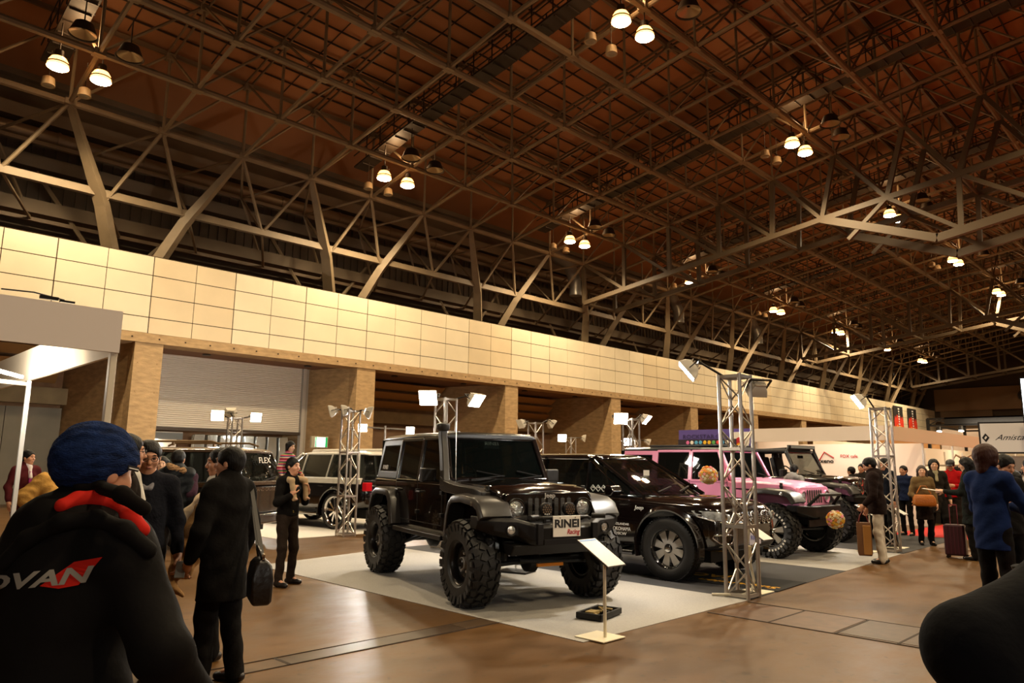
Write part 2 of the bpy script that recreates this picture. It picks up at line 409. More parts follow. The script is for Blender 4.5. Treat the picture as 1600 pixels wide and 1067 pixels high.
# upper corrugated wall behind the trusses with ledges, and a fat duct
M_CORR = mat('corrugated_sheet', '5d4d3b', .7, 0, .15, .5)
b = MB().bx(-6, 101, 31, 31.2, 8.0, 17.4)
for k in range(0, 260): b.bx(-5+k*.4, -5+k*.4+.06, 30.93, 31, 10.6, 13.2)
tag(b.build('wall_upper', M_CORR), kind='structure')
b = MB()
for z, d in ((10.4, .8), (12.2, .5), (13.9, .7), (15.6, .3)): b.bx(-6, 101, 31-d, 31, z, z+.5)
tag(b.build('trim_7', mat('ledge_sheet', '6b5a45', .7, 0, .1, .6)), kind='structure')
d_ = MB().tube([(2, 30.2, 13.3), (60, 30.2, 13.5)], .3, 14)
for x in range(3, 60, 3): d_.lathe((x, 30.2, 13.3+.2*(x-2)/58), (1, 0, 0), [(0, .33), (.1, .33)], 14)
tag(d_.build('air_duct', mat('duct_metal', '75614b', .4, .4), smooth='a'), 'long round metal air duct running high along the corrugated wall', 'duct')
for i_, xd in enumerate((32.6, 44, 56)):
    b = MB().tube([(xd, 29.0, 14.6), (xd+.1, 28.6, 14.1), (xd+.2, 27.9, 13.6), (xd+.2, 27.4, 12.4), (xd+.2, 27.4, 11.6)], .38, 14)
    tag(b.build('bent_duct', mat('duct_silver', '9a958a', .35, .5), smooth='a'), ['silver bent duct dropping behind the middle trusses', 'silver bent duct dropping behind the trusses past the first deep girder', 'silver bent duct dropping close to the second deep girder'][i_], 'duct')
# end wall
M_END = mat('end_wall_tan', '75593c', .8, 0, .15, .2)
we = empty('wall_far', (101, 0, 0), kind='structure')
for nm, m, z0, z1, y0, y1, dx in (('end_wall_sheet', mat('end_dark', '3a2c1f', .9), 0, 19, -34, 31, .4), ('end_wall_beam', M_END, 8.6, 11.3, -34, 26.5, 0), ('end_wall_panel', mat('end_panel', '5f4a33', .8), 4.6, 8.6, 20.5, 26, .1), ('end_wall_base', mat('end_base', '8c6f4c', .8), 0, 4.6, -34, 27, .1)):
    MB().bx(dx, dx+.3, y0, y1, z0, z1).build(nm, m, we)
for y in (17.2, 15.3, 9.9, 4.7):
    b = MB().lathe((-.02, y, 10.1), (-1, 0, 0), [(0, .62), (.18, .62), (.18, .5), (.05, .4)], 20); b.build('round_vent', mat('vent_dark', '241b13', .7), we)
# ---------------------------------------------------------------- roof
_ZY = [(-34, 18.5), (-11.8, 18.1), (-8.85, 17.95), (-5.9, 17.8), (-2.95, 17.55), (0, 17.25), (2.95, 16.9), (5.9, 16.54), (8.85, 16.15), (11.8, 15.75), (14.75, 15.35), (17.7, 14.82), (20.65, 14.39), (23.6, 13.91), (26.55, 13.34), (31, 12.6)]
def zl(y):
    for (a, za), (b, zb) in zip(_ZY, _ZY[1:]):
        if a <= y <= b: return za+(zb-za)*(y-a)/(b-a)
    return 18
DEP = 3.05
M_STEEL = mat('painted_steel_tan', '7d6a50', .6, .0, .12, 2)
M_STEEL2 = mat('painted_steel_dark', '6a553d', .6)
M_DECK = mat('roof_deck', '9a6740', .8, 0, .35, .10)
M_DECKL = mat('roof_deck_joint', '2f1d12', .8)
JJ = list(range(-9, 5)); II = list(range(-7, 29)); XX = lambda i: 14.52+3*i; YY = lambda j: 14.75+2.95*j
dk = empty('ceiling', (0, 0, 18), kind='structure')
b = MB(); ys = [YY(j) for j in JJ]+[31]; ys = [-34]+ys
for y0, y1 in zip(ys, ys[1:]):
    z0, z1 = zl(y0)+DEP+.3, (zl(y1)+DEP+.3 if y1 < 31 else zl(26.55)+DEP+.3-.9)
    b.add([(-8, y0, z0-18), (102, y0, z0-18), (102, y1, z1-18), (-8, y1, z1-18)], [(0, 1, 2, 3)])
    b.add([(-8, y0, z0-17.8), (102, y0, z0-17.8), (102, y1, z1-17.8), (-8, y1, z1-17.8)], [(3, 2, 1, 0)])
b.build('roof_deck', M_DECK, dk, recalc=False)
b = MB()
for j in JJ[:-1]:
    for q in range(4):
        y = YY(j)+q*2.95/4; b.bar((-7, y, zl(y)+DEP+.2-18), (102, y, zl(y)+DEP+.2-18), .045, .06)
b.build('purlin', M_DECKL, dk)
b = MB()
for i in II:
    for j in JJ[:-1]: b.bar((XX(i)+1.5, YY(j), zl(YY(j))+DEP+.27-18), (XX(i)+1.5, YY(j+1), zl(YY(j+1))+DEP+.27-18), .03, .03)
b.build('deck_joint', M_DECKL, dk)
rf = empty('roof_space_frame', (14.5, 26.5, 13), label='tan painted steel space frame spanning the whole hall above the cars', cat='roof frame')
def rpart(mb, n, m=M_STEEL):
    o = mb.build(n, m); o.parent = rf; o.location = (-14.5, -26.5, -13); return o
for j in JJ:     # chords running along the hall
    y = YY(j); z = zl(y); b = MB().tube([(-6.5, y, z), (101, y, z)], .115, 8)
    for i in II: b.box((XX(i), y, z), (.34, .3, .2))
    rpart(b, 'lower_chord')
    rpart(MB().bar((-6.5, y, z+DEP), (101, y, z+DEP), .1, .16), 'upper_chord', M_STEEL2)
for i in II:
    b = MB()
    for j in JJ[:-1]: b.tube([(XX(i), YY(j), zl(YY(j))), (XX(i), YY(j+1), zl(YY(j+1)))], .075, 6, False)
    rpart(b, 'cross_chord')
    b = MB()
    for j in JJ[:-1]:
        for s in (-.12, .12): b.bar((XX(i)+s, YY(j), zl(YY(j))+DEP), (XX(i)+s, YY(j+1), zl(YY(j+1))+DEP), .05, .1)
    rpart(b, 'upper_cross_chord', M_STEEL2)
    b = MB()
    for j in JJ:
        x, y, z = XX(i), YY(j), zl(YY(j))
        b.tube([(x, y, z), (x, y, z+DEP)], .055, 6, False)
        b.box((x, y, z+DEP-.12), (.3, .3, .22))
        if i > II[0]: b.tube([(x, y, z+DEP), (x-3, y, z)], .05, 5, False)
        if j > JJ[0]: b.tube([(x, y, z+DEP), (x, YY(j-1), zl(YY(j-1)))], .05, 5, False)
    rpart(b, 'web_bracing')
# fringe bay over the wall: slanted box legs, low chord, back row
YS, ZS, YL, ZL = 28.7, 7.9, 27.6, 10.85
b = MB().bar((-6.5, YL, ZL), (101, YL, ZL), .2, .26); rpart(b, 'wall_chord')
b = MB().bar((-6.5, 29.8, 12.9), (101, 29.8, 12.9), .12, .14); rpart(b, 'back_chord', M_STEEL2)
b = MB().bar((-6.5, 30.4, 10.2), (101, 30.4, 10.2), .12, .14); rpart(b, 'back_chord', M_STEEL2)
z4 = zl(26.55)
for k in range(-2, 10):
    i0 = 3*k; xs = XX(i0+1)
    def leg(xa):
        t = .53; m = Vector((xa+(xs-xa)*t, 26.55+(YS-26.55)*t, z4+(ZS-z4)*t)); e = Vector((xs+(xa-xs)*.13, YS, ZS)); s = Vector((xa, 26.55, z4))
        b = MB(); d, a, c = perp(e-s)
        for (p, q, w0, w1) in ((s, m, .1, .2), (m, e, .2, .24)):
            b.add([tuple(p+a*(u*w0)+c*(v*w0*.8)) for u, v in ((-1, -1), (1, -1), (1, 1), (-1, 1))]+[tuple(q+a*(u*w1)+c*(v*w1*.8)) for u, v in ((-1, -1), (1, -1), (1, 1), (-1, 1))],
                  [(0, 3, 2, 1), (4, 5, 6, 7), (0, 1, 5, 4), (1, 2, 6, 5), (2, 3, 7, 6), (3, 0, 4, 7)])
        rpart(b, 'slanted_leg')
        return m
    ma = leg(XX(i0)); mb_ = leg(XX(i0+2))
    b = MB(); n1 = (xs, 26.55, z4)
    b.tube([n1, tuple(ma)], .07, 6); b.tube([n1, tuple(mb_)], .07, 6)
    xm = xs+4.5; nm = (xm, YL, ZL)
    for xn in (XX(i0+2), XX(i0+3)): b.tube([(xn, 26.55, z4), nm], .07, 6)
    for xn in (XX(i0), XX(i0+1), XX(i0+2)):
        q = (xn+1.5, 29.8, 12.9)
        b.tube([(xn, 26.55, z4), q], .055, 5); b.tube([(xn+3, 26.55, z4), q], .055, 5); b.tube([(xn+1.5, YL, ZL), q], .055, 5)
        b.tube([(xn+1.5, YL, ZL), (xn+3, 30.4, 10.2)], .055, 5); b.tube([q, (xn+3, 30.4, 10.2)], .06, 5)
    b.tube([(xs, 30.4, 8.2), (xs+3, 30.4, 12)], .09, 6); b.tube([(xs, 30.4, 8.2), (xs-3, 30.4, 12)], .09, 6)
    rpart(b, 'fringe_bracing')
# deep girders crossing the hall
def zm(y): return 12.79-(y-12.5)*.131 if y > 12.5 else 12.79+(12.5-y)*.112
def zb(y): return 10.91+(7.91-y)*.157
for g, (xk, lb) in enumerate(((32.52, 'deep tan steel girder crossing the hall above the pink vehicle'), (62.52, 'deep tan steel girder crossing the hall beyond the floodlight tower by the white trousered man'), (92.52, 'dark deep girder crossing the far end of the hall'))):
    ge = empty('deep_girder', (xk, 26.5, 10), label=lb, cat='girder', group=None)
    def gp(mb, n):
        o = mb.build(n, mat('girder_steel', '574732', .6), ge); o.location = (-xk, -26.5, -10)
    for xp in (xk, xk+3):
        pts = [26.5, 23.6, 20.65, 17.7, 14.9, 12.5, 9.7, 6.95, 4.2, 1.3, -1.6, -4.5, -7.5]
        b = MB()
        for a, c in zip(pts, pts[1:]):
            b.bar((xp, a, zm(a)), (xp, c, zm(c)), .2, .24)
        gp(b, 'mid_chord')
        b = MB().bar((xp, 12.5, zm(12.5)), (xp, 7.91, zb(7.91)), .24, .34)
        b.bar((xp, 7.91, zb(7.91)), (xp, -8, zb(-8)), .24, .34); gp(b, 'bottom_chord')
        b = MB()
        for k, y in enumerate(pts):
            j = 4-k; yt = YY(j); b.bar((xp, yt, zl(yt)), (xp, y, zm(y)), .2, .16)
            if k+1 < len(pts): b.bar((xp, yt, zl(yt)), (xp, pts[k+1], zm(pts[k+1])), .18, .16)
            if y < 9.8:
                b.bar((xp, y, zm(y)), (xp, y+(1.7 if y > 9 else .1), zb(y) if y < 8 else 11.6), .18, .16)
                if k+1 < len(pts): b.bar((xp, y, zm(y)), (xp, pts[k+1], zb(pts[k+1])), .18, .16)
        gp(b, 'web_strut')
    for y in pts: gp(MB().tube([(xk, y, zm(y)), (xk+3, y, zm(y))], .08, 6), 'tie_strut')
# catwalks with rails across the roof, camera-side lamp clusters hung beside them
M_CAT = mat('catwalk_steel', '2e2318', .6)
for c, x in enumerate((4.9, 16.9, 28.8, 40.6, 52.5, 64.3, 76.2, 88)):
    ce = empty('catwalk', (x, 25, 15), label='narrow steel catwalk with handrails hung under the roof, %s along the hall' % ('first second third fourth fifth sixth seventh eighth'.split()[c]), cat='catwalk')
    b = MB(); r = MB(); ys_ = [YY(j) for j in JJ]
    for y0, y1 in zip(ys_, ys_[1:]):
        a, e = zl(y0)+1.15-15, zl(y1)+1.15-15
        b.bar((0, y0-25, a), (0, y1-25, e), .7, .08)
        for s in (-.38, .38):
            for h in (.5, .95): r.bar((s, y0-25, a+h), (s, y1-25, e+h), .035)
            for q in range(3):
                t = q/3; r.bar((s, y0+(y1-y0)*t-25, a+(e-a)*t), (s, y0+(y1-y0)*t-25, a+(e-a)*t+.95), .035)
        for q in range(5):
            t = q/5; b.bar((-.3, y0+(y1-y0)*t-25, a+(e-a)*t-.08), (.3, y0+(y1-y0)*t-25, a+(e-a)*t-.08), .05)
    b.build('walkway', M_CAT, ce); r.build('handrail', M_CAT, ce)
# ---------------------------------------------------------------- high bay lamps
M_HOUS = mat('lamp_housing', '3d3022', .5, .3)
M_JAR = mat('lamp_glass_glow', 'ffb060', .1, emit=5)
M_HOT = mat('lamp_hot_lens', 'fff0d0', .3, emit=45)
M_REF = mat('reflector_dome', '9a8362', .3, .6)
def mk_lit():
    e = empty('high_bay_lamp', cat='lamp')
    MB().tube([(0, 0, .62), (0, 0, 1.5)], .02, 6).build('hanger', M_HOUS, e)
    MB().lathe((0, 0, .62), (0, 0, -1), [(0, .04), (.04, .12), (.24, .14), (.28, .19)], 16).build('housing', M_HOUS, e, smooth='a')
    MB().lathe((0, 0, .34), (0, 0, -1), [(0, .2), (.12, .27), (.3, .3)], 18, cap=False).build('glass_refractor', M_JAR, e, smooth='a')
    MB().lathe((0, 0, .045), (0, 0, -1), [(0, .29), (.03, .26), (.05, .1)], 18).build('lens', M_HOT, e, smooth='a')
    MB().lathe((0, 0, .16), (0, 0, -1), [(0, .31), (.03, .31)], 18).build('band', M_HOUS, e)
    return e
def mk_dark():
    e = empty('unlit_dome_lamp', cat='lamp')
    MB().tube([(0, 0, .5), (0, 0, 1.4)], .02, 6).build('hanger', M_HOUS, e)
    MB().lathe((0, 0, .55), (0, 0, -1), [(0, .08), (.1, .25), (.45, .38), (.46, .41)], 18, cap=False).build('shade', M_HOUS, e, smooth='a')
    MB().lathe((0, 0, .3), (0, 0, -1), [(0, .05), (.1, .25), (.16, .36)], 18, cap=False).build('reflector', M_REF, e, smooth='a')
    return e
def mk_small():
    e = empty('small_downlight', cat='lamp')
    MB().tube([(0, 0, .3), (0, 0, 1.2)], .015, 6).build('hanger', M_HOUS, e)
    MB().lathe((0, 0, .32), (0, 0, -1), [(0, .1), (.05, .17), (.3, .2)], 16).build('can', mat('pale_can', 'a88d66', .5), e, smooth='a')
    MB().lathe((0, 0, .02), (0, 0, -1), [(0, .16), (.02, .1)], 16).build('lens', mat('dull_lens', '8d8069', .3), e)
    return e
proto = [mk_lit(), mk_dark(), mk_small()]; used = [0, 0, 0]
ORD = 'first second third fourth fifth sixth seventh eighth'.split()
def put(kind, loc, label, group):
    o = proto[kind] if not used[kind] else copy_tree(proto[kind]); used[kind] = 1
    o.location = loc; o['label'] = label; o['group'] = group; return o
ROWS = ((24.0, 13.15, 'wall-side row', range(8)), (11.9, 14.75, 'mid-hall row', range(8)), (0, 16.2, '', range(0, 8)), (-12, 17, '', range(0, 8)))
for ry, rz, rn, ks in ROWS:
    for k in ks:
        x = 5.15+11.85*k
        if not rn or (k == 0 and ry < 20):
            if k < 6: lamp('SPOT', (x+.5, ry, rz), HIGH_BAY_W*1.7, WARM, .3, (0, 0, -1), R(150), .5)
            continue
        n1 = '%s cluster, %s' % (ORD[k], rn)
        for q, dx in ((0, -.58), (1, .58)):
            single = (ry > 20 and k == 3 and q == 1)
            if single: put(1, (x+dx, ry-.05, rz), 'unlit dome lamp beside the single lit lamp, '+n1, 'roof lamps'); continue
            put(0, (x+dx, ry-.05*q, rz), 'lit glass high bay lamp, %s of the pair, %s' % (('first', 'second')[q], n1), 'roof lamps')
            lamp('SPOT', (x+dx, ry, rz-.12), HIGH_BAY_W, WARM, .25, (0, 0, -1), R(156), .5)
        lamp('POINT', (x, ry, rz+1.3), HIGH_BAY_UP, (1, .62, .3), .25)
        put(1, (x-.35, ry-1.5, rz+.45), 'unlit dome lamp, first of two, '+n1, 'unlit roof lamps')
        put(1, (x+.95, ry-1.4, rz+.35), 'unlit dome lamp, second of two, '+n1, 'unlit roof lamps')
        if k < 5:
            put(2, (x-.55, ry+1.2, rz-.1), 'small pale can light, first of two, '+n1, 'small roof lamps')
            put(2, (x+.45, ry+1.15, rz-.1), 'small pale can light, second of two, '+n1, 'small roof lamps')
# ================================================================== VEHICLES
M_BLK = mat('gloss_black_paint', '0d0706', .12, 0, coat=1, spec=.6)
M_PINK = mat('candy_pink_paint', 'f09ac4', .3, 0, coat=.5)
M_TRIM = mat('matte_black_trim', '14110f', .42, 0, bump=.08, bscale=300, spec=.3)
M_TRIMG = mat('satin_grey_trim', '2c2926', .33)
M_TYRE = mat('tyre_rubber', '131110', .55, 0, bump=.15, bscale=60)
M_UNDER = mat('underbody_black', '0a0908', .6)
M_CHR = mat('chrome', 'd8d8d8', .08, 1)
M_MACH = mat('machined_alloy', 'c4bdb2', .4, .3)
M_GUN = mat('dark_rim', '2b2826', .3, .6)
M_GLS = glass_mat('tinted_window', '0a0c0b', .78)
M_WSH = glass_mat('windscreen_glass', '0a0e0d', .42)
M_LENS = mat('lamp_lens', 'e8ecec', .12, .85, bump=1, bscale=30)
M_WHT = mat('white_paint_plain', 'ded9cf', .35)
M_SEAT = mat('seat_fabric', '26221f', .8)
M_RED = mat('tail_lamp_red', 'b01018', .1, emit=.25)
M_AMB = mat('amber_reflector', 'd8820c', .3)
M_LET = mat('white_lettering', 'e4e0d8', .5)
M_REDT = mat('red_lettering', 'b8252c', .5)
M_INKT = mat('black_lettering', '161414', .5)
def wheel(car, x, y, z, r, wd, rr, style, knob=True, steer=0, lettering=False):
    """y sign gives the outer side"""
    s = 1 if y > 0 else -1
    b = MB(); hw = wd/2
    prof = [(-hw*.80, rr), (-hw*.96, rr+.03), (-hw, rr+(r-rr)*.45), (-hw*.92, r-.045), (-hw*.78, r-.014), (-hw*.5, r-.006), (0, r-.004), (hw*.5, r-.006), (hw*.78, r-.014), (hw*.92, r-.045), (hw, rr+(r-rr)*.45), (hw*.96, rr+.03), (hw*.80, rr)]
    b.lathe((0, 0, 0), (0, 1, 0), prof, 56, cap=False)
    if knob:
        n = 26
        for i in range(n):
            a = 2*math.pi*i/n
            for q, (yy, ww, off, tilt) in enumerate(((-.78, .36, 0, .25), (-.27, .42, .5, -.35), (.27, .42, 0, .35), (.78, .36, .5, -.25))):
                t = a+off*2*math.pi/n
                M = Matrix.Rotation(t, 3, 'Y')@Matrix.Translation((0, yy*hw, r+(.002 if abs(yy) < .5 else -.006))).to_3x3() if 0 else Matrix.Rotation(t, 3, 'Y')
                c = M@Vector((0, yy*hw, r-.002 if abs(yy) < .5 else r-.014))
                b.box(c, (2*math.pi*r/n*.66, hw*ww, .034), M@Matrix.Rotation(tilt, 3, 'Z')@Matrix.Rotation(0 if abs(yy) < .5 else (-.35 if yy > 0 else .35), 3, 'X'))
            for sd in (-1, 1):
                t = a+(.25 if i % 2 else .1)*2*math.pi/n
                M = Matrix.Rotation(t, 3, 'Y'); c = M@Vector((0, sd*hw*.985, r-.075-.012*(i % 2)))
                b.box(c, (2*math.pi*r/n*.5, .022, .075+.03*(i % 2)), M@Matrix.Rotation(-sd*.18, 3, 'X'))
    else:
        n = 60
        for i in range(n):
            M = Matrix.Rotation(2*math.pi*i/n, 3, 'Y')
            for yy in (-.66, -.22, .22, .66):
                b.box(M@Vector((0, yy*hw, r-.004)), (2*math.pi*r/n*.75, hw*.34, .014), M@Matrix.Rotation(.3 if yy > 0 else -.3, 3, 'Z'))
    o = b.build('wheel', M_TYRE, car, smooth='a'); o.location = (x, y, z); o.rotation_euler = (0, 0, steer)
    if lettering:
        l = MB()
        for i in range(22):
            if i in (8, 9, 10, 19, 20, 21): continue
            a = 2*math.pi*i/34; M = Matrix.Rotation(a, 3, 'Y'); l.box(M@Vector((0, s*hw*.99, rr+.06)), (.03, .012, .035), M)
        l.build('tyre_lettering', M_LET, o)
    m = MB(); d = s
    # barrel + lip
    m.lathe((0, 0, 0), (0, d, 0), [(-hw*.8, rr), (-hw*.8, rr-.02), (hw*.1, rr*.86), (hw*.55, rr*.9), (hw*.72, rr*.93), (hw*.84, rr*.985), (hw*.86, rr*1.01), (hw*.8, rr*1.01)], 48, cap=False)
    face = hw*.35
    if style == 'steel':
        m.lathe((0, 0, 0), (0, d, 0), [(-.02, rr*.9), (face, rr*.82), (face+.01, rr*.62), (face-.03, rr*.34), (face-.02, rr*.3), (face+.05, rr*.26), (face+.06, rr*.2), (face+.02, .02)], 40)
        m.build('rim', M_GUN, o, smooth='a')
        h = MB()
        for i in range(8):
            a = 2*math.pi*i/8; M = Matrix.Rotation(a, 3, 'Y'); h.lathe(M@Vector((0, d*(face-.002), rr*.7)), (0, d, 0), [(0, .036), (.004, .036)], 14)
        h.build('rim_hole', M_UNDER, o)
        h = MB().lathe((0, d*(face-.01), 0), (0, d, 0), [(0, rr*.3), (.05, rr*.29), (.055, rr*.24), (.03, rr*.22)], 24, cap=False)
        for i in range(5):
            M = Matrix.Rotation(2*math.pi*i/5, 3, 'Y'); h.lathe(M@Vector((0, d*(face-.03), rr*.45)), (0, d, 0), [(0, .016), (.045, .014)], 8)
        h.build('hub', M_MACH, o, smooth='a')
    else:
        n, col, wdt = {'eight': (8, M_MACH, .055), 'six': (6, M_MACH, .05), 'many': (10, M_CHR, .03), 'ten': (10, M_MACH, .03)}[style]
        bk = MB().lathe((0, 0, 0), (0, d, 0), [(-.03, rr*.86), (-.025, .03)], 40); bk.build('brake_shadow', M_UNDER, o)
        sp = MB(); sd_ = MB()
        for i in range(n):
            M = Matrix.Rotation(2*math.pi*(i+.35)/n, 3, 'Y')
            def P(u, v, k): return tuple(M@Vector((u, d*v, k)))
            f1 = face+.035
            w0, w1 = wdt*.62, wdt*1.1
            sp.add([P(-w0, f1-.01, rr*.22), P(w0, f1-.01, rr*.22), P(w1, face, rr*.92), P(-w1, face, rr*.92), P(-w0, f1-.03, rr*.22), P(w0, f1-.03, rr*.22), P(w1, face-.03, rr*.92), P(-w1, face-.03, rr*.92)],
                   [(0, 1, 2, 3), (4, 7, 6, 5), (0, 4, 5, 1), (2, 6, 7, 3), (0, 3, 7, 4), (1, 5, 6, 2)])
            for q in (-1, 1):
                sd_.add([P(q*w0*1.0, f1-.012, rr*.22), P(q*w0*1.7, f1-.03, rr*.22), P(q*w1*1.7, face-.02, rr*.93), P(q*w1*1.0, face-.002, rr*.93), P(q*w0, f1-.05, rr*.22), P(q*w0*1.7, f1-.05, rr*.22), P(q*w1*1.7, face-.05, rr*.93), P(q*w1, face-.05, rr*.93)],
                        [(0, 1, 2, 3), (4, 7, 6, 5), (0, 4, 5, 1), (2, 6, 7, 3), (0, 3, 7, 4), (1, 5, 6, 2)])
        m.lathe((0, 0, 0), (0, d, 0), [(face-.06, rr*.26), (face+.03, rr*.24), (face+.04, rr*.15), (face+.035, .01)], 24)
        rimo = m.build('rim', M_CHR if style == 'many' else mat('gloss_black_rim', '0e0d0d', .12, .3, coat=1), o, smooth='a')
        sp.build('spoke', col, o, bevel=.004)
        if style != 'many': sd_.build('spoke_side', MATS['gloss_black_rim'], o)
        h = MB().lathe((0, d*(face+.03), 0), (0, d, 0), [(0, .05), (.02, .048), (.025, .02)], 16)
        for i in range(n):
            M = Matrix.Rotation(2*math.pi*i/n, 3, 'Y'); h.lathe(M@Vector((0, d*(hw*.84-.004), rr*.965)), (0, d, 0), [(0, .008), (.01, .006)], 6)
        h.build('hub', M_CHR, o, smooth='a')
    return o
def sweep_flare(path, yin, yout, th, drop, s):
    b = MB(); rings = []
    for k, (x, z) in enumerate(path):
        a, c = path[max(k-1, 0)], path[min(k+1, len(path)-1)]
        tx, tz = c[0]-a[0], c[1]-a[1]; L = math.hypot(tx, tz); nx, nz = -tz/L, tx/L
        if nz < -.2 or (abs(nz) < .2 and (x-sum(p[0] for p in path)/len(path))*nx < 0): nx, nz = -nx, -nz
        sec = [(yin, 0), (yout-.07, 0), (yout-.02, -.012), (yout, -.045), (yout, -drop), (yout-.03, -drop), (yout-.04, -.06), (yout-.08, -th), (yin, -th)]
        rings.append([(x+nx*n_, s*y, z+nz*n_) for y, n_ in sec])
    return b.loft(rings)
def quad_pane(b, pts, nrm, t=.006):
    n = Vector(nrm)*t; b.prism(pts, (0, 0, 0), n)
def wrangler(label, loc, heading, paint, lift, tr, rimr, style, soft=False, knob=True, tw=.31, flare=.94, lettering=False, tint=M_GLS):
    car = empty('off_road_vehicle', (loc[0], loc[1], .0065), heading, label=label, cat='car')
    L = lift
    def bl(mb, n, m, **k):
        o = mb.build(n, m, car, **k); o.location.z = L; return o
    # tub -----------------------------------------------------------
    poly = [(-2.10, .60), (-2.12, .66), (-2.12, 1.10), (-2.08, 1.13), (.60, 1.13), (.66, 1.1), (.66, .52), (.60, .48), (-.93, .48), (-.98, .52), (-1.07, .86), (-1.18, .96), (-1.74, .96), (-1.86, .88), (-1.95, .60)]
    b = MB(); rings = []
    for y, dz in ((-.785, .02), (-.80, 0), (-.76, 0), (.76, 0), (.80, 0), (.785, .02)): pass
    b.prism([(x, 0, z) for x, z in poly], (0, -.79, 0), (0, .79, 0))
    bl(b, 'tub', paint, bevel=.028, seg=3, smooth='a')
    for s in (-1, 1):
        for x in (.55, -.29, -1.13):
            bl(MB().bx(x-.005, x+.005, s*.79-.0035, s*.79+.0035, .6 if x > -1 else .9, 1.12), 'door_seam', M_UNDER)
        bl(MB().bx(-1.0, .55, s*.7905-.003, s*.7905+.003, .585, .595), 'door_seam', M_UNDER)
        for x in (-.18, -1.02):
            h = MB().tube([(x-.075, s*.79, .99), (x-.06, s*.822, .99), (x+.06, s*.822, .99), (x+.075, s*.79, .99)], .014, 8); bl(h, 'door_handle', M_TRIM, smooth='a')
        for x in (.56, -.28):
            for z in (.72, 1.0): bl(MB().box((x, s*.80, z), (.07, .035, .05)), 'door_hinge', M_TRIM, bevel=.006)
    # hood + engine bay ---------------------------------------------
    def hr(x, w, zs, zt, zb): return [(x, -w, zb), (x, -w, zs), (x, -w+.05, zs+(zt-zs)*.75), (x, -w*.55, zt), (x, -w*.3, zt+.022), (x, w*.3, zt+.022), (x, w*.55, zt), (x, w-.05, zs+(zt-zs)*.75), (x, w, zs), (x, w, zb)]
    b = MB().loft([hr(.62, .745, .98, .99, .62), hr(1.80, .60, .93, .94, .60)]); bl(b, 'engine_bay_side', paint)
    b = MB().loft([hr(.66, .755, 1.115, 1.165, 1.0), hr(1.1, .71, 1.10, 1.155, .985), hr(1.55, .655, 1.08, 1.13, .96), (hr(1.74, .635, 1.055, 1.10, .95)), hr(1.82, .62, 1.01, 1.05, .94)])
    bl(b, 'hood', paint, bevel=.012, seg=2, smooth='a')
    b = MB().bx(.56, .7, -.72, .72, 1.08, 1.15); bl(b, 'cowl', M_TRIM, bevel=.02)
    for s in (-1, 1):
        b = MB().box((1.58, s*.665, 1.04), (.05, .035, .16)); b.lathe((1.58, s*.665, 1.06), (0, s, 0), [(0, .03), (.035, .026)], 10)
        bl(b, 'hood_latch', M_TRIM, bevel=.006)
        bl(MB().lathe((.82, s*.3, 1.155), (0, 0, 1), [(0, .02), (.022, .014)], 8), 'washer_nozzle', M_TRIM)
    # grille --------------------------------------------------------
    b = MB(); gz0, gz1 = .60, 1.055
    sec = [(-.60, gz0+.08), (-.62, gz0+.2), (-.625, gz1-.14), (-.56, gz1-.02), (-.5, gz1), (.5, gz1), (.56, gz1-.02), (.625, gz1-.14), (.62, gz0+.2), (.60, gz0+.08), (.5, gz0), (-.5, gz0)]
    b.prism([(1.80, y, z) for y, z in sec], (0, 0, 0), (.07, 0, 0)); g = bl(b, 'grille', paint, bevel=.02, seg=3, smooth='a')
    sl = MB()
    for i in range(7):
        y = (i-3)*.088; sl.prism([(1.868, y-.027, .76), (1.868, y+.027, .76), (1.868, y+.03, .98), (1.868, y, 1.0), (1.868, y-.03, .98)], (0, 0, 0), (.006, 0, 0))
    o = sl.build('grille_slot', M_UNDER, g)
    mm = MB()
    for i in range(7):
        y = (i-3)*.088
        for q in range(12): mm.bx(1.874, 1.877, y-.024, y+.024, .775+q*.018, .782+q*.018)
    mm.build('grille_mesh', mat('mesh_grey', '77736c', .35, .6), g)
    for s in (-1, 1):
        hb = MB().lathe((1.86, s*.455, .875), (1, 0, 0), [(0, .115), (.03, .118), (.045, .11), (.04, .098), (.02, .09)], 28, cap=False)
        hl = hb.build('headlamp', M_TRIM if not paint is M_PINK else M_PINK, car, smooth='a'); hl.location.z = L
        MB().lathe((1.862, s*.455, .875), (1, 0, 0), [(0, .094), (.02, .092), (.032, .07), (.038, .02)], 24).build('lens', M_LENS, hl, smooth='a')
        MB().lathe((1.885, s*.455, .875), (1, 0, 0), [(0, .1), (.012, .1), (.012, .092)], 28, cap=False).build('bezel', M_CHR, hl, smooth='a')
        t = MB().lathe((1.86, s*.455, .68), (1, 0, 0), [(0, .045), (.02, .044), (.028, .02)], 16); t = bl(t, 'turn_signal', mat('smoked_lens', '57524a', .1), smooth='a')
    # flares --------------------------------------------------------
    for s in (-1, 1):
        fp = [(.90, .50), (.96, .78), (1.03, .93), (1.14, 1.005), (1.4, 1.03), (1.76, 1.0), (1.90, .94), (1.99, .80)]
        bl(sweep_flare(fp, .56, flare, .05, .10, s), 'front_flare', M_TRIMG, bevel=.008, seg=2, smooth='a')
        fp = [(-.90, .52), (-1.0, .86), (-1.10, .975), (-1.22, 1.01), (-1.68, 1.01), (-1.84, .95), (-1.98, .72), (-2.0, .62)]
        bl(sweep_flare(fp, .74, flare, .05, .10, s), 'rear_flare', M_TRIMG, bevel=.008, seg=2, smooth='a')
        # inner liner and step
        MBb = MB().bx(1.0, 1.78, s*.3 if s > 0 else -.6, s*.6 if s > 0 else -.3, .55, .98); bl(MBb, 'wheel_liner', M_UNDER)
        b = MB().bar((-.85, s*.86, .47), (.85, s*.86, .47), .15, .06)
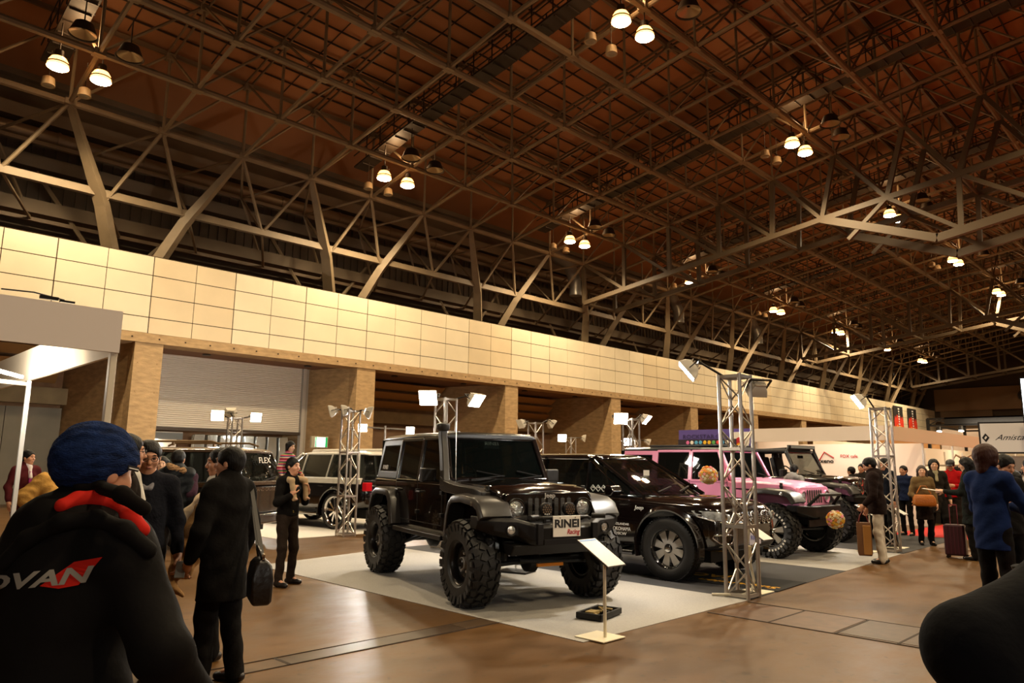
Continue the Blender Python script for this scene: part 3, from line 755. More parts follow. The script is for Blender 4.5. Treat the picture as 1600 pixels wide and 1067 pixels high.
        for x in (-.6, 0, .6): b.bar((x, s*.86, .45), (x, s*.5, .5), .05)
        bl(b, 'side_step', M_TRIM, bevel=.012)
        b = MB().lathe((1.72, s*(flare-.02), .93), (0, s, 0), [(0, .035), (.02, .03), (.026, .01)], 12); bl(b, 'side_marker', M_LENS if paint is M_PINK else MATS['smoked_lens'])
    # windscreen frame ----------------------------------------------
    A0, A1 = Vector((.62, 0, 1.14)), Vector((.34, 0, 1.72)); b = MB()
    for s in (-1, 1): b.bar(A0+Vector((0, s*.715, 0)), A1+Vector((0, s*.66, 0)), .08, .07)
    b.bar(A0+Vector((0, -.72, .02)), A0+Vector((0, .72, .02)), .07, .07); b.bar(A1+Vector((0, -.67, 0)), A1+Vector((0, .67, 0)), .08, .08)
    bl(b, 'windscreen_frame', paint, bevel=.02, smooth='a')
    b = MB(); quad_pane(b, [(.61, -.68, 1.18), (.61, .68, 1.18), (.36, .62, 1.68), (.36, -.62, 1.68)], (.9, 0, .4)); bl(b, 'windscreen', M_WSH)
    b = MB()
    for y0, y1 in ((-.45, .05), (.15, .62)): b.bar((.69, y0, 1.17), (.66, y1, 1.22), .018, .012); b.bar((.665, y1, 1.21), (.60, y0+.12, 1.28), .014)
    bl(b, 'wiper', M_TRIM)
    # roof / sides --------------------------------------------------
    if not soft:
        def rr(x, w, z, h): return [(x, -w, z), (x, -w-.005, z+h*.45), (x, -w+.06, z+h*.9), (x, -w*.5, z+h), (x, w*.5, z+h), (x, w-.06, z+h*.9), (x, w+.005, z+h*.45), (x, w, z)]
        b = MB().loft([rr(.40, .66, 1.70, .06), rr(.34, .685, 1.70, .085), rr(-.9, .69, 1.71, .095), rr(-2.02, .68, 1.70, .09), rr(-2.10, .66, 1.69, .06)])
        bl(b, 'hard_top', mat('hard_top_black', '171514', .25) if paint is not M_PINK else mat('black_top', '17171a', .35), bevel=.01, smooth='a')
        def sd(x, z, s): # side plane: tumblehome
            return (x, s*(.775-(z-1.12)*.15), z)
        for s in (-1, 1):
            for (x0, x1, x2, x3, nm) in ((.545, .33, -.27, -.27, 'front_door_frame'), (-.31, -.31, -1.12, -1.12, 'rear_door_frame')):
                b = MB(); t = .05
                c = [Vector(sd(x0, 1.12, s)), Vector(sd(x1, 1.70, s)), Vector(sd(x2, 1.70, s)), Vector(sd(x3, 1.12, s))]
                for p, q in zip(c, c[1:]+c[:1]): b.bar(p, q, .055, .05)
                fr = bl(b, nm, paint, bevel=.012, smooth='a')
                cc = sum(c, Vector())/4; pp = [p+(cc-p)*.05 for p in c]
                g_ = MB(); quad_pane(g_, [tuple(p) for p in pp], (0, s*1, .15)); g_.build('window_glass', tint, fr)
            # rear quarter with its own window
            c = [(-1.15, 1.13), (-1.15, 1.72), (-2.02, 1.72), (-2.10, 1.13)]; w_ = [(-1.27, 1.25), (-1.27, 1.62), (-1.93, 1.62), (-1.98, 1.25)]
            b = MB(); vs = [sd(x, z, s) for x, z in c+w_]; vs += [(x, y-s*.04, z) for x, y, z in vs]
            fs = [(i, (i+1) % 4, 4+(i+1) % 4, 4+i) for i in range(4)]; fs += [tuple(8+k for k in f)[::-1] for f in fs]
            fs += [(i, 8+i, 8+(i+1) % 4, (i+1) % 4) for i in range(4)]+[(4+i, 4+(i+1) % 4, 12+(i+1) % 4, 12+i) for i in range(4)]
            b.add(vs, fs); q = bl(b, 'rear_quarter', mat('rim_lit_top', '5c6168', .3) if paint is not M_PINK else paint, bevel=.02, seg=3, smooth='a')  # black quarter panel coloured grey to stand in for rim light
            g_ = MB(); quad_pane(g_, [sd(x, z, s) for x, z in w_], (0, -s*1, 0), .01); g_.build('window_glass', tint, q)
        b = MB().bx(-2.10, -2.06, -.7, .7, 1.12, 1.72); bl(b, 'rear_window', tint)
        b = MB().bx(-2.0, -1.98, -.6, .6, .6, 1.0); bl(b, 'tail_panel', paint)
    else:
        b = MB()
        for s in (-1, 1):
            pts = [(.34, s*.64, 1.72), (-.45, s*.66, 1.74), (-1.5, s*.64, 1.70), (-2.0, s*.62, 1.15)]
            b.tube(pts, .045, 10); b.tube([(-.5, s*.66, 1.74), (-.5, s*.72, 1.1)], .045, 10); b.tube([(-1.45, s*.64, 1.70), (-1.2, s*.7, 1.1)], .04, 10)
        for x in (-.45, -1.5): b.tube([(x, -.66, 1.73), (x, .66, 1.73)], .045, 10)
        bl(b, 'roll_cage', M_TRIM, smooth='a')
        b = MB().loft([[(x, y, z+.02*math.sin(3*x)) for y, z in ((-.66, 1.74), (-.6, 1.80), (0, 1.82), (.6, 1.80), (.66, 1.74), (.6, 1.76), (0, 1.78), (-.6, 1.76))] for x in (.32, 0, -.4, -.8)]); bl(b, 'fabric_top', mat('soft_top', '141312', .8), smooth='a')
        b = MB().box((.40, 0, 1.83), (.09, 1.25, .085)); lb = bl(b, 'light_bar', M_TRIM, bevel=.01)
        MB().box((.448, 0, 1.83), (.01, 1.2, .06)).build('lens', mat('led_strip', 'cfd6da', .1, .6), lb)
        b = MB()
        for s in (-1, 1): b.tube([(.60, s*.76, 1.12), (.38, s*.70, 1.74), (.40, s*.62, 1.84)], .028, 8)
        bl(b, 'light_bar_bracket', mat('bracket_grey', '4a4d50', .3, .6))
    # mirrors, seats, steering wheel ---------------------------------
    for s in (-1, 1):
        b = MB().box((.40, s*.93, 1.22), (.10, .20, .17)); b.bar((.44, s*.78, 1.14), (.42, s*.9, 1.17), .04); bl(b, 'door_mirror', M_TRIM, bevel=.03, seg=3, smooth='a')
        b = MB().box((-.15, s*.34, 1.05), (.5, .46, .14)).box((-.40, s*.34, 1.32), (.14, .46, .55), (0, -.2, 0)).box((-.47, s*.34, 1.62), (.1, .24, .16)); bl(b, 'seat', mat('pale_seat', '9d988a', .8) if paint is M_PINK else M_SEAT, bevel=.04)
    b = MB().box((.42, 0, 1.14), (.26, 1.4, .1)); bl(b, 'dashboard', M_SEAT, bevel=.03)
    b = MB(); c = Vector((.22, -.34, 1.22)); pts = [c+Matrix.Rotation(R(-28), 3, 'Y')@Vector((0, .18*math.cos(t), .18*math.sin(t))) for t in [2*math.pi*i/18 for i in range(19)]]
    b.tube(pts, .016, 6); b.bar(c-Vector((0, .17, 0)), c+Vector((0, .17, 0)), .03, .03); bl(b, 'steering_wheel', M_TRIM)
    b = MB().box((.36, 0, 1.60), (.03, .24, .07)); bl(b, 'rear_view_mirror', M_TRIM, bevel=.01)
    # underbody ------------------------------------------------------
    b = MB()
    for s in (-1, 1):
        b.bar((-2.05, s*.42, .48+L), (1.95, s*.42, .48+L), .07, .13)
    b.bx(-1.9, .9, -.55, .55, .42+L, .52+L)
    for x in (1.473, -1.473):
        b.tube([(x, -.7, tr), (x, .7, tr)], .045, 10); b.lathe((x, -.15, tr), (0, 1, 0), [(0, .05), (.06, .14), (.16, .15), (.24, .06)], 14)
        for s in (-1, 1):
            b.tube([(x-.06*s, s*.50, tr), (x-.12, s*.48, .85+L)], .035, 8); b.tube([(x+.1, s*.45, tr), (x+.1, s*.42, .7+L)], .06, 10)
            b.tube([(x, s*.5, tr-.05), (x-.9 if x > 0 else x+.9, s*.42, .42+L)], .03, 8)
    b.tube([(1.63, -.62, tr-.02), (1.63, .62, tr+.04)], .026, 8)
    b.tube([(1.70, -.3, tr+.02), (1.70, .62, tr-.02)], .022, 8)
    b.build('chassis', M_UNDER, car, smooth='a')
    for x in (1.473, -1.473):
        for s in (-1, 1): wheel(car, x, s*.83, tr, tr, tw, rimr, style, knob, lettering=lettering)
    return car, bl
# ------------------------------------------------------------------ black lifted 4-door
hx, hh = (6.97, 7.58), R(-106.3)
hero, hb = wrangler('lifted glossy black off-road vehicle with huge knobbly tyres and white plate', hx, hh, M_BLK, .22, .475, .235, 'steel', tw=.33)
def bump_ring(x, w, z0, z1, x0): return [(x0, -w, z0), (x, -w, z0), (x, -w, z1), (x0, -w, z1)]
b = MB()
sta = [(-.95, 1.72, 1.90, .66, .80), (-.80, 1.86, 2.02, .60, .79), (-.55, 1.92, 2.10, .55, .78), (-.42, 1.92, 2.20, .50, .74), (-.36, 1.92, 2.24, .50, .72), (.36, 1.92, 2.24, .50, .72), (.42, 1.92, 2.20, .50, .74), (.55, 1.92, 2.10, .55, .78), (.80, 1.86, 2.02, .60, .79), (.95, 1.72, 1.90, .66, .80)]
b.loft([[(a, y, z0), (c-.05, y, z0), (c, y, z0+.05), (c, y, z1-.04), (c-.05, y, z1), (a, y, z1)] for y, a, c, z0, z1 in sta])
fb = hb(b, 'front_bumper', M_TRIM, bevel=.012, smooth='a')
b = MB()
for s in (-1, 1):
    b.box((2.25, s*.36, .62), (.05, .07, .22)); b.tube([(2.2, s*.36, .80), (2.27, s*.5, .80)], .03, 10)
b.bx(2.20, 2.245, -.3, .3, .50, .56); b.tube([(2.16, -.36, .77), (2.20, -.3, .79), (2.20, .3, .79), (2.16, .36, .77)], .02, 10); b.build('bumper_horn', M_TRIM, fb, bevel=.01)
b = MB().loft([[(1.75, y, .52), (2.16, y, .50), (2.06, y, .38), (1.8, y, .40)] for y in (-.62, -.5, .5, .62)]); hb(b, 'skid_plate', M_TRIM, bevel=.02)
for s in (-1, 1):
    b = MB().lathe((2.06, s*.62, .66), (1, s*.12, 0), [(0, .06), (.035, .062), (.03, .05)], 20, cap=False); fo = hb(b, 'fog_lamp', M_TRIM, smooth='a')
    MB().lathe((2.06, s*.62, .66), (1, s*.12, 0), [(0, .05), (.025, .046), (.032, .01)], 20).build('lens', M_LENS, fo, smooth='a')
    b = MB().lathe((2.06, s*.155-.02, .87), (1, 0, 0), [(-.07, .05), (-.02, .075), (.03, .078), (.035, .07)], 24); b.bar((2.04, s*.155-.02, .72), (2.04, s*.155-.02, .82), .03)
    so = hb(b, 'auxiliary_lamp', M_TRIM, smooth='a')
    b = MB()
    for k in range(19):
        rr_ = 0 if k == 0 else (.027 if k < 7 else .053); a = k*1.047 if k < 7 else k*.5236
        b.lathe((2.094, s*.155-.02+rr_*math.cos(a), .87+rr_*math.sin(a)), (1, 0, 0), [(0, .012), (.008, .010)], 8)
    b.build('led_cluster', M_CHR, so, smooth='a')
pl = MB().box((2.262, -.02, .70), (.012, .36, .225)); pl = hb(pl, 'licence_board', mat('plate_white', 'f2eee8', .5), bevel=.003)
TX = (R(90), 0, R(90))
text('plate_lettering', 'RINEI', M_INKT, (2.270, -.02, .725), TX, .12, pl, .002, width=.32, bold=.004)
text('plate_script', 'Racing', M_REDT, (2.270, .06, .637), TX, .075, pl, .002, shear=.3, width=.17, bold=.001)
bt = MB()
for y in (-.11, .09): bt.lathe((2.268, y, .79), (1, 0, 0), [(0, .008), (.006, .006)], 8)
bt.build('plate_bolt', M_CHR, pl)
text('bonnet_badge', 'Jeep', M_MACH, (1.875, 0, 1.015+.22), TX, .075, hero, .004, width=.15, bold=.001)
b = MB().box((1.76, 0, .475), (.03, .34, .035)); o = b.build('amber_reflector', M_AMB, hero)
o.location = (.2, -.05, 0)
# snorkel up the driver's A-pillar with a box along the wing
b = MB()
b.loft([[(x, y0, z0), (x, y1, z0), (x, y1, z1), (x, y0, z1)] for x, y0, y1, z0, z1 in ((1.62, -.76, -.64, .98, 1.05), (1.5, -.82, -.66, .99, 1.09), (1.0, -.84, -.70, 1.0, 1.12), (.75, -.86, -.74, 1.02, 1.16), (.62, -.86, -.76, 1.05, 1.22))])
b.loft([[(x+.07, y-.045, z), (x-.04, y-.045, z-.02), (x-.04, y+.045, z-.02), (x+.07, y+.045, z)] for x, y, z in ((.70, -.82, 1.10), (.62, -.80, 1.3), (.50, -.765, 1.55), (.42, -.75, 1.74), (.42, -.75, 1.80))])
b.lathe((.44, -.75, 1.78), (0, 0, 1), [(0, .06), (.03, .085), (.09, .09), (.11, .07)], 18)
hb(b, 'snorkel', M_TRIMG, bevel=.015, seg=2, smooth='a')
b = MB().tube([(.72, -.68, 1.16), (.70, -.68, 1.9)], .004, 5); hb(b, 'whip_aerial', mat('aerial_steel', 'c9c4ba', .2, .8))
text('windscreen_sticker', 'RINEI', M_LET, (.372, 0, 1.64+.22), (R(90-24), 0, R(90)), .07, hero, .001, width=.2)
st = text('quarter_window_sticker', 'RINEI', M_LET, (-1.72, -.765+.0, 1.30+.22), (R(90-8), 0, 0), .09, hero, .001, width=.22)
b = MB().tube([(-.9, 0, 2.03), (-.9, 0, 2.07)], .1, 14); b.build('roof_pod', M_TRIMG, hero, bevel=.02)

# ------------------------------------------------------------------ pink 4-door
px_, ph = (13.74, 7.56), R(-93)
pink, pb = wrangler('candy pink four-door off-road vehicle with black roof and black wheel arches', px_, ph, M_PINK, .19, .47, .275, 'six', knob=True, lettering=True, tw=.33, flare=.96)
b = MB().loft([[(a, y, z0), (c, y, z0), (c, y, z1), (a, y, z1)] for y, a, c, z0, z1 in ((-.85, 1.75, 1.95, .62, .74), (-.5, 1.86, 2.12, .52, .72), (.5, 1.86, 2.12, .52, .72), (.85, 1.75, 1.95, .62, .74))]); fb2 = pb(b, 'front_bumper', M_TRIM, bevel=.02, smooth='a')
b = MB().tube([(1.98, -.5, .72), (2.16, -.42, .92), (2.16, .42, .92), (1.98, .5, .72)], .03, 10); b.build('bumper_hoop', M_TRIM, fb2, smooth='a')
b = MB().bar((2.0, -.55, .42), (2.0, .55, .42), .03, .12); b.bar((2.12, -.4, .52), (2.2, .4, .45), .04); b.build('lower_guard', M_TRIM, fb2)
b = MB().bx(-1.4, .3, -.62, .62, 1.80, 1.83); pb(b, 'roof_strip', MATS['black_top'], bevel=.01)
# flower garlands (hanging on the mirror and bumper)
def garland(loc, label, n=90, rad=.17, seed=1):
    q = random.Random(seed); e = empty('flower_bouquet', loc, 0, label=label, cat='flowers')
    cols = ['f6e9c4', 'f2c33a', 'f4a0b4', 'f0eede', 'e88a2e']
    core = MB().lathe((0, 0, -rad*.9), (0, 0, 1), [(0, rad*.4), (rad*.3, rad*.85), (rad*1.3, rad*.85), (rad*1.7, rad*.4)], 14); core.build('foliage', mat('garland_core', 'c9a860', .8), e)
    bs = [MB() for _ in cols]
    for i in range(n):
        z = 1-2*(i+.5)/n; a = i*2.399; r = math.sqrt(1-z*z); d = Vector((r*math.cos(a), r*math.sin(a), z)); p = d*rad*q.uniform(.9, 1.05)
        b = bs[q.randrange(len(cols))]
        for k in range(5):
            dd, u, v = perp(d); t = k*1.257+i; c = p+(u*math.cos(t)+v*math.sin(t))*.016
            b.box(c, (.018, .018, .01), (q.uniform(0, 3), q.uniform(0, 3), t))
    for c, b in zip(cols, bs): b.build('blossom', mat('petal_'+c, c, .7), e)
    return e
cp, sp_ = math.cos(ph), math.sin(ph)
def on_pink(x, y, z): return (px_[0]+x*cp-y*sp_, px_[1]+x*sp_+y*cp, z)
garland(on_pink(.46, -1.28, 1.43), 'square posy of yellow and cream flowers hung on the pink vehicle mirror', seed=3)
garland(on_pink(2.36, -.28, .70), 'round posy of yellow and pink flowers on the pink vehicle front bumper', seed=4, rad=.15)

# ------------------------------------------------------------------ black open-top off-roader with light bar
openj, ob_ = wrangler('black open-top off-road vehicle with roof light bar parked behind the pink one', (17.58, 7.98), R(-93), M_BLK, .24, .5, .23, 'steel', soft=True, tw=.35)
b = MB().loft([[(a, y, z0), (c, y, z0), (c, y, z1), (a, y, z1)] for y, a, c, z0, z1 in ((-.85, 1.75, 1.95, .62, .74), (-.5, 1.86, 2.12, .52, .74), (.5, 1.86, 2.12, .52, .74), (.85, 1.75, 1.95, .62, .74))]); ob_(b, 'front_bumper', M_TRIM, bevel=.02, smooth='a')
b = MB()
for i, (y, z) in enumerate(((-.5, .86), (-.22, .84), (.05, .84), (.32, .84), (-.5, 1.05), (.3, 1.02))): b.lathe((1.95, y, z), (1, 0, 0), [(0, .085), (.04, .09), (.05, .05)], 16)
ob_(b, 'auxiliary_lamp', M_CHR, smooth='a')

# ------------------------------------------------------------------ smooth-bodied SUVs
def rounded(x0, x1, w, z, rf, rb, n=6):
    pts = []
    for cx, cy, rad, a0 in ((x1-rf, w-rf, rf, 0), (x0+rb, w-rb, rb, 90), (x0+rb, -w+rb, rb, 180), (x1-rf, -w+rf, rf, 270)):
        for i in range(n+1):
            a = R(a0+90*i/n); pts.append((cx+rad*math.cos(a), cy+rad*math.sin(a), z))
    return pts
def suv(name, label, loc, heading, paint, wb, lf, lr, hw_, hz, belt, top, gh, tr, rimr, style, lower=None, tint=M_GLS, flarew=.05, sill=.36, lettering=False):
    """lf/lr: overhang ends; gh: greenhouse x stations (windscreen base, roof front, roof rear, tail base)"""
    car = empty(name, (loc[0], loc[1], .0065), heading, label=label, cat='car')
    X = wb/2
    def sec(x, w, zb, z1, crown, tum=.06):
        h = [(w-.10, zb), (w-.02, zb+.07), (w, zb+.20), (w, zb+(z1-zb)*.55), (w-.012, z1-.14), (w-.03, z1-.07), (w-tum, z1-.015), (w*.72, z1+crown*.55), (w*.35, z1+crown*.92), (0, z1+crown)]
        return [(x, -y, z) for y, z in h]+[(x, y, z) for y, z in h[::-1][1:]]
    st = [(-lr, hw_*.82, sill+.2, belt-.16, .0), (-lr+.06, hw_*.90, sill+.10, belt-.06, .01), (-lr+.30, hw_*.965, sill+.05, belt, .01), (-X, hw_, sill, belt+.005, .02), (-.3, hw_, sill-.03, belt-.005, .02), (X-.75, hw_, sill-.02, belt-.01, .03), (gh[0]+.05, hw_*.995, sill, belt-.02, .045), (X-.1, hw_*.985, sill, (belt+hz)/2, .07), (lf-.42, hw_*.955, sill, hz+.03, .065), (lf-.20, hw_*.90, sill, hz-.01, .055), (lf-.06, hw_*.80, sill+.03, hz-.10, .04), (lf, hw_*.68, sill+.08, hz-.22, .02)]
    b = MB().loft([sec(*s) for s in st]); body = b.build('body_shell', paint, car, subd=2)
    apply_mods(body)
    for x in (X, -X):
        for s in (-1, 1):
            boolean(body, MB().lathe((x, s*(hw_-.32), tr+.01), (0, s, 0), [(0, tr+.075), (.6, tr+.075)], 40).build('cutter', None))
    body.data.shade_smooth(); body.data.set_sharp_from_angle(angle=R(32)); body.data.materials.clear(); body.data.materials.append(paint)
    c = MB()
    for x in (X, -X): c.bx(x-tr-.05, x+tr+.05, -hw_+.33, hw_-.33, .45, tr*2+.08)
    c.bx(-lr+.3, lf-.35, -.6, .6, .26, sill+.05); c.build('underbody', M_UNDER, car)
    # greenhouse
    wf = hw_-.10; rings = []
    for t, rad in ((0, .22), (.25, .23), (.5, .25), (.75, .28), (.93, .30)):
        z = belt-.01+(top-.05-belt)*t
        x1 = gh[0]+(gh[1]-gh[0])*t**1.05; x0 = gh[3]+(gh[2]-gh[3])*t**1.6; rings.append(rounded(x0, x1, wf-(wf-(wf-.17))*t**1.3, z, rad, .2))
    glass = MB().loft(rings, caps=False).build('window_glass', tint, car, smooth=True)
    rings = []
    for t, ins, dz in ((.90, -.004, 0), (.97, .0, 0), (1.0, .05, .022), (1.0, .16, .045), (1.0, .34, .058)):
        z = belt-.01+(top-.05-belt)*min(t, .97)+dz
        x1 = gh[0]+(gh[1]-gh[0])*t**1.05-ins; x0 = gh[3]+(gh[2]-gh[3])*t**1.6+ins*.7; rings.append(rounded(x0, x1, (wf-.17)-(ins)+.012, z, .28, .2))
    MB().loft(rings).build('roof_panel', paint, car, smooth=True)
    def side(x, z, s, off=.0):
        t = (z-belt)/(top-.05-belt); t = max(t, 0); return Vector((x, s*(wf-.17*t**1.3+off), z))
    zt = top-.085
    for s in (-1, 1):
        b = MB()
        xf0, xf1 = gh[0]-.14, gh[0]+(gh[1]-gh[0])*.92-.14
        b.tube([side(xf0+.12, belt, s, -.02), side((xf0+xf1)/2+.07, (belt+zt)/2, s, -.03), side(xf1, zt, s, -.02)], [.035, .03, .035], 8)
        for xp in (-.05, -1.0):
            MB().bar(side(xp, belt, s, .004), side(xp-.05, zt, s, .004), .09, .012).build('window_pillar', paint, car)
        MB().bar(side(gh[3]+.22, belt, s, -.05), side(gh[2]+.2, zt, s, -.03), .2, .05).build('window_pillar', paint, car)
        b.build('window_pillar', paint, car, smooth='a')
        b = MB().tube([side(gh[3]+.3, belt+.012, s, .012), side(gh[0]-.3, belt+.012, s, .012)], .008, 6)
        b.tube([side(gh[0]-.33, belt+.02, s, .01), side(xf1-.12, zt-.03, s, .008), side(gh[2]+.25, zt-.02, s, .008)], .008, 6); b.build('chrome_window_strip', M_CHR, car)
        for xd in (.05, -.92):
            MB().bar((xd-.1, s*(hw_+.012), belt-.17), (xd+.1, s*(hw_+.012), belt-.165), .03, .02).build('door_handle', paint, car, bevel=.006)
        b = MB().loft([[(gh[0]-.42+u, s*(hw_+y), belt+z) for u, z in ((-.06, .0), (.05, .0), (.1, .06), (.06, .15), (-.04, .16), (-.08, .08))] for y in (-.02, .06, .19, .23)]); b.build('door_mirror', paint, car, bevel=.02, smooth='a')
        b = MB().tube([(-X+tr+.12, s*(hw_+.03), .34), (X-tr-.12, s*(hw_+.03), .34)], .035, 10)
        for xx in (-.6, .6): b.tube([(xx, s*(hw_+.03), .34), (xx, s*.6, .38)], .02, 6)
        b.build('side_step', M_CHR, car, smooth='a')
        for x in (X, -X):   # arch lip
            rings = []
            for i in range(25):
                a = R(-18+216*i/24); r0, r1 = tr+.07, tr+.115
                cx, cz = math.cos(a), math.sin(a)
                sec_ = [(r0, hw_-.05), (r0, hw_+flarew), (r0+.02, hw_+flarew+.008), (r1-.01, hw_+flarew*.6), (r1+.03, hw_-.02)]
                rings.append([(x+cx*q, s*y, max(tr+.01+cz*q, .3)) for q, y in sec_])
            MB().loft(rings).build('wheel_arch', paint, car, smooth='a')
            wheel(car, x, s*(hw_-.11), tr, tr, .27, rimr, style, knob=False)
    return car
# black smooth SUV beside the lifted one
gx, gh_ = (10.02, 7.36), R(-90)
gc = suv('sport_utility_vehicle', 'glossy black sport utility vehicle with chrome slotted grille between the lifted and pink ones', gx, gh_, M_BLK, 2.915, 2.28, 2.36, .97, 1.06, 1.14, 1.80, (1.02, .05, -1.7, -2.22), .44, .27, 'eight', flarew=.035, sill=.40)
def onb(b, n, m, par=gc, **k): return b.build(n, m, par, **k)
from mathutils.bvhtree import BVHTree
def body_probe(car):
    o = [c for c in car.children if c.name.startswith('body_shell')][0]
    t = BVHTree.FromPolygons([v.co for v in o.data.vertices], [p.vertices for p in o.data.polygons])
    def fr(y, z, off=0):
        h = t.ray_cast(Vector((4, y, z)), Vector((-1, 0, 0)))[0]; return (h.x if h else 2.0)+off
    def sd_(x, z, s, off=0):
        h = t.ray_cast(Vector((x, s*3, z)), Vector((0, -s, 0)))[0]; return (h.y if h else s*.97)+s*off
    return fr, sd_
fr_, sd_y = body_probe(gc)
def patch(pts, off, m, name, par, thick=.03):
    """a shaped plate laid on the nose: pts (y, z) outline rows [(y, z0, z1)...]"""
    b = MB().loft([[(fr_(y, z0, off), y, z0), (fr_(y, (z0+z1)/2, off+.004), y, (z0+z1)/2), (fr_(y, z1, off), y, z1), (fr_(y, z1, -thick), y, z1), (fr_(y, z0, -thick), y, z0)] for y, z0, z1 in pts])
    return onb(b, name, m, par, bevel=.006, smooth='a')
gfr = patch([(y, .775-abs(y)*.0, .965-abs(y)*.03) for y in [-.56+.08*i for i in range(15)]], .006, MATS['gloss_black_rim'], 'grille_frame', gc)
for i in range(7):
    y = (i-3)*.155
    b = MB(); n = 18; pts = []
    for k in range(n+1):
        t = 2*math.pi*k/n; yy = y+.058*math.cos(t)+.02*math.sin(t)*(1 if y > 0 else -1 if y < 0 else 0); z_ = .868+.085*math.sin(t); pts.append((fr_(yy, z_, .016), yy, z_))
    b.tube(pts, .012, 6); g = onb(b, 'grille_ring', M_CHR, smooth=True)
    b = MB()
    for q in range(6): z_ = .81+q*.024; b.tube([(fr_(y-.042, z_, .012), y-.042, z_), (fr_(y+.042, z_, .012), y+.042, z_)], .007, 5)
    b.build('grille_mesh', M_CHR, g)
for s in (-1, 1):
    rows = [(s*.60, .845, .935), (s*.68, .83, .96), (s*.76, .83, .972), (s*.83, .845, .978), (s*.87, .87, .98), (s*.90, .90, .98)]
    hl = patch(rows, .012, mat('headlamp_glass', 'c8cdd0', .06, .35, noise=.5, nscale=14), 'headlamp', gc)
    b = MB(); b.tube([(fr_(y, z0, .022), y, z0+.008) for y, z0, z1 in rows], .012, 6)
    b.lathe((fr_(s*.72, .90, .0), s*.72, .90), (1, s*.5, 0), [(0, .048), (.03, .045), (.04, .02)], 14); b.build('daylight_strip', M_CHR, hl, smooth='a')
    b = MB(); pts = [(fr_(s*y_, z_, .014), s*y_, z_) for y_, z_ in ((.58, .66), (.70, .668), (.84, .665), (.85, .63), (.79, .555), (.66, .54), (.59, .58), (.58, .66))]
    b.tube(pts, .014, 6); onb(b, 'fog_lamp_surround', M_CHR, smooth=True)
patch([(y, .42, .52) for y in [-.86+.1229*i for i in range(15)]], .02, M_TRIM, 'bumper_skirt', gc)
b = MB().box((fr_(0, .60, .02), 0, .60), (.012, .34, .19)); pl2 = onb(b, 'licence_board', mat('plate_lilac', 'c9c6d8', .5)); text('plate_lettering', 'RINEI', mat('blue_lettering', '4a55b0', .5), (fr_(0, .60, .028), 0, .60), TX, .09, pl2, .001, width=.26)
TS = (R(90), 0, 0)
for s_, z_, w_, sz in (('GEOLANDAR', .73, .30, .05), ('YOKOHAMA', .66, .36, .075), ('MKW', .59, .2, .06)):
    text('door_sponsor_lettering', s_, M_LET, (.66, sd_y(.66, z_, -1, .004), z_), TS, sz, gc, .001, width=w_)
text('wing_badge', 'Jeep', M_LET, (.98, sd_y(.98, .98, -1, .004), .98), TS, .08, gc, .003, shear=.2, width=.16)
def zigzag(par, x0, x1, z, y, n):
    b = MB()
    for i in range(n):
        c = x0+(x1-x0)*(i+.5)/n; w_ = abs(x1-x0)/n*.46
        for a, q in (((c-w_, z), (c, z+.05)), ((c, z+.05), (c+w_, z)), ((c+w_, z), (c, z-.05)), ((c, z-.05), (c-w_, z)), ((c-w_*.5, z), (c, z+.022)), ((c, z+.022), (c+w_*.5, z))):
            b.bar((a[0], y, a[1]), (q[0], y, q[1]), .012, .003)
    b.build('diamond_decal', M_LET, par)
zigzag(gc, .0, .52, 1.235, -.862, 5); zigzag(gc, -.95, -.5, 1.235, -.862, 4)
b = MB()
for y0, y1 in ((-.5, .1), (.1, .62)): b.bar((1.02, y0, 1.20), (.86, y1, 1.27), .02, .015)
onb(b, 'wiper', M_TRIM)
for s in (-1, 1):
    b = MB().box((-.35, s*.36, 1.25), (.14, .46, .55), (0, -.2, 0)).box((-.42, s*.36, 1.55), (.1, .24, .16)); onb(b, 'seat', M_SEAT, bevel=.04)
b = MB().box((.55, -.12, 1.42), (.004, .16, .2)); onb(b, 'windscreen_paper', M_WHT)

# dark SUV seen from behind, lettering on its rear glass
lx, lh = (5.34, 15.40), R(124)
lc = suv('sport_utility_vehicle', 'dark sport utility vehicle with roof rails and lettered rear glass, seen from behind', lx, lh, mat('dark_bronze_paint', '150f0c', .15, 0, coat=1), 2.85, 2.4, 2.45, .96, 1.12, 1.18, 1.86, (1.05, .2, -2.25, -2.42), .40, .24, 'ten', sill=.42)
# bodywork over the rear: hatch, glass frame, badge
M_GOLD = mat('gold_brown_paint', '4a3723', .25, .3, coat=.5)
for o in lc.children:
    if o.name.startswith('roof_panel') or o.name.startswith('window_pillar'): o.data.materials.clear(); o.data.materials.append(M_GOLD)
b = MB().bx(-2.53, -2.40, -.86, .86, 1.14, 1.22)
for s in (-1, 1): b.bx(-2.45, 1.1, s*.93-.06, s*.93+.03, 1.10, 1.18)
onb(b, 'belt_band', M_GOLD, lc, bevel=.02)
b = MB().bx(-2.50, -2.40, -.80, .80, .62, 1.14); onb(b, 'tailgate', MATS['dark_bronze_paint'], lc, bevel=.04, smooth='a')
b = MB().bx(-2.56, -2.36, -.88, .88, .42, .62); onb(b, 'rear_bumper', MATS['dark_bronze_paint'], lc, bevel=.05, smooth='a')
TB = (R(90), 0, R(-90))
text('rear_glass_lettering', 'FLEX', M_LET, (-2.40, -.05, 1.60), (R(90-12), 0, R(-90)), .16, lc, .002, width=.42)
text('tailgate_lettering', 'LAND CRUISER', M_CHR, (-2.505, .0, 1.06), TB, .09, lc, .003, width=.8)
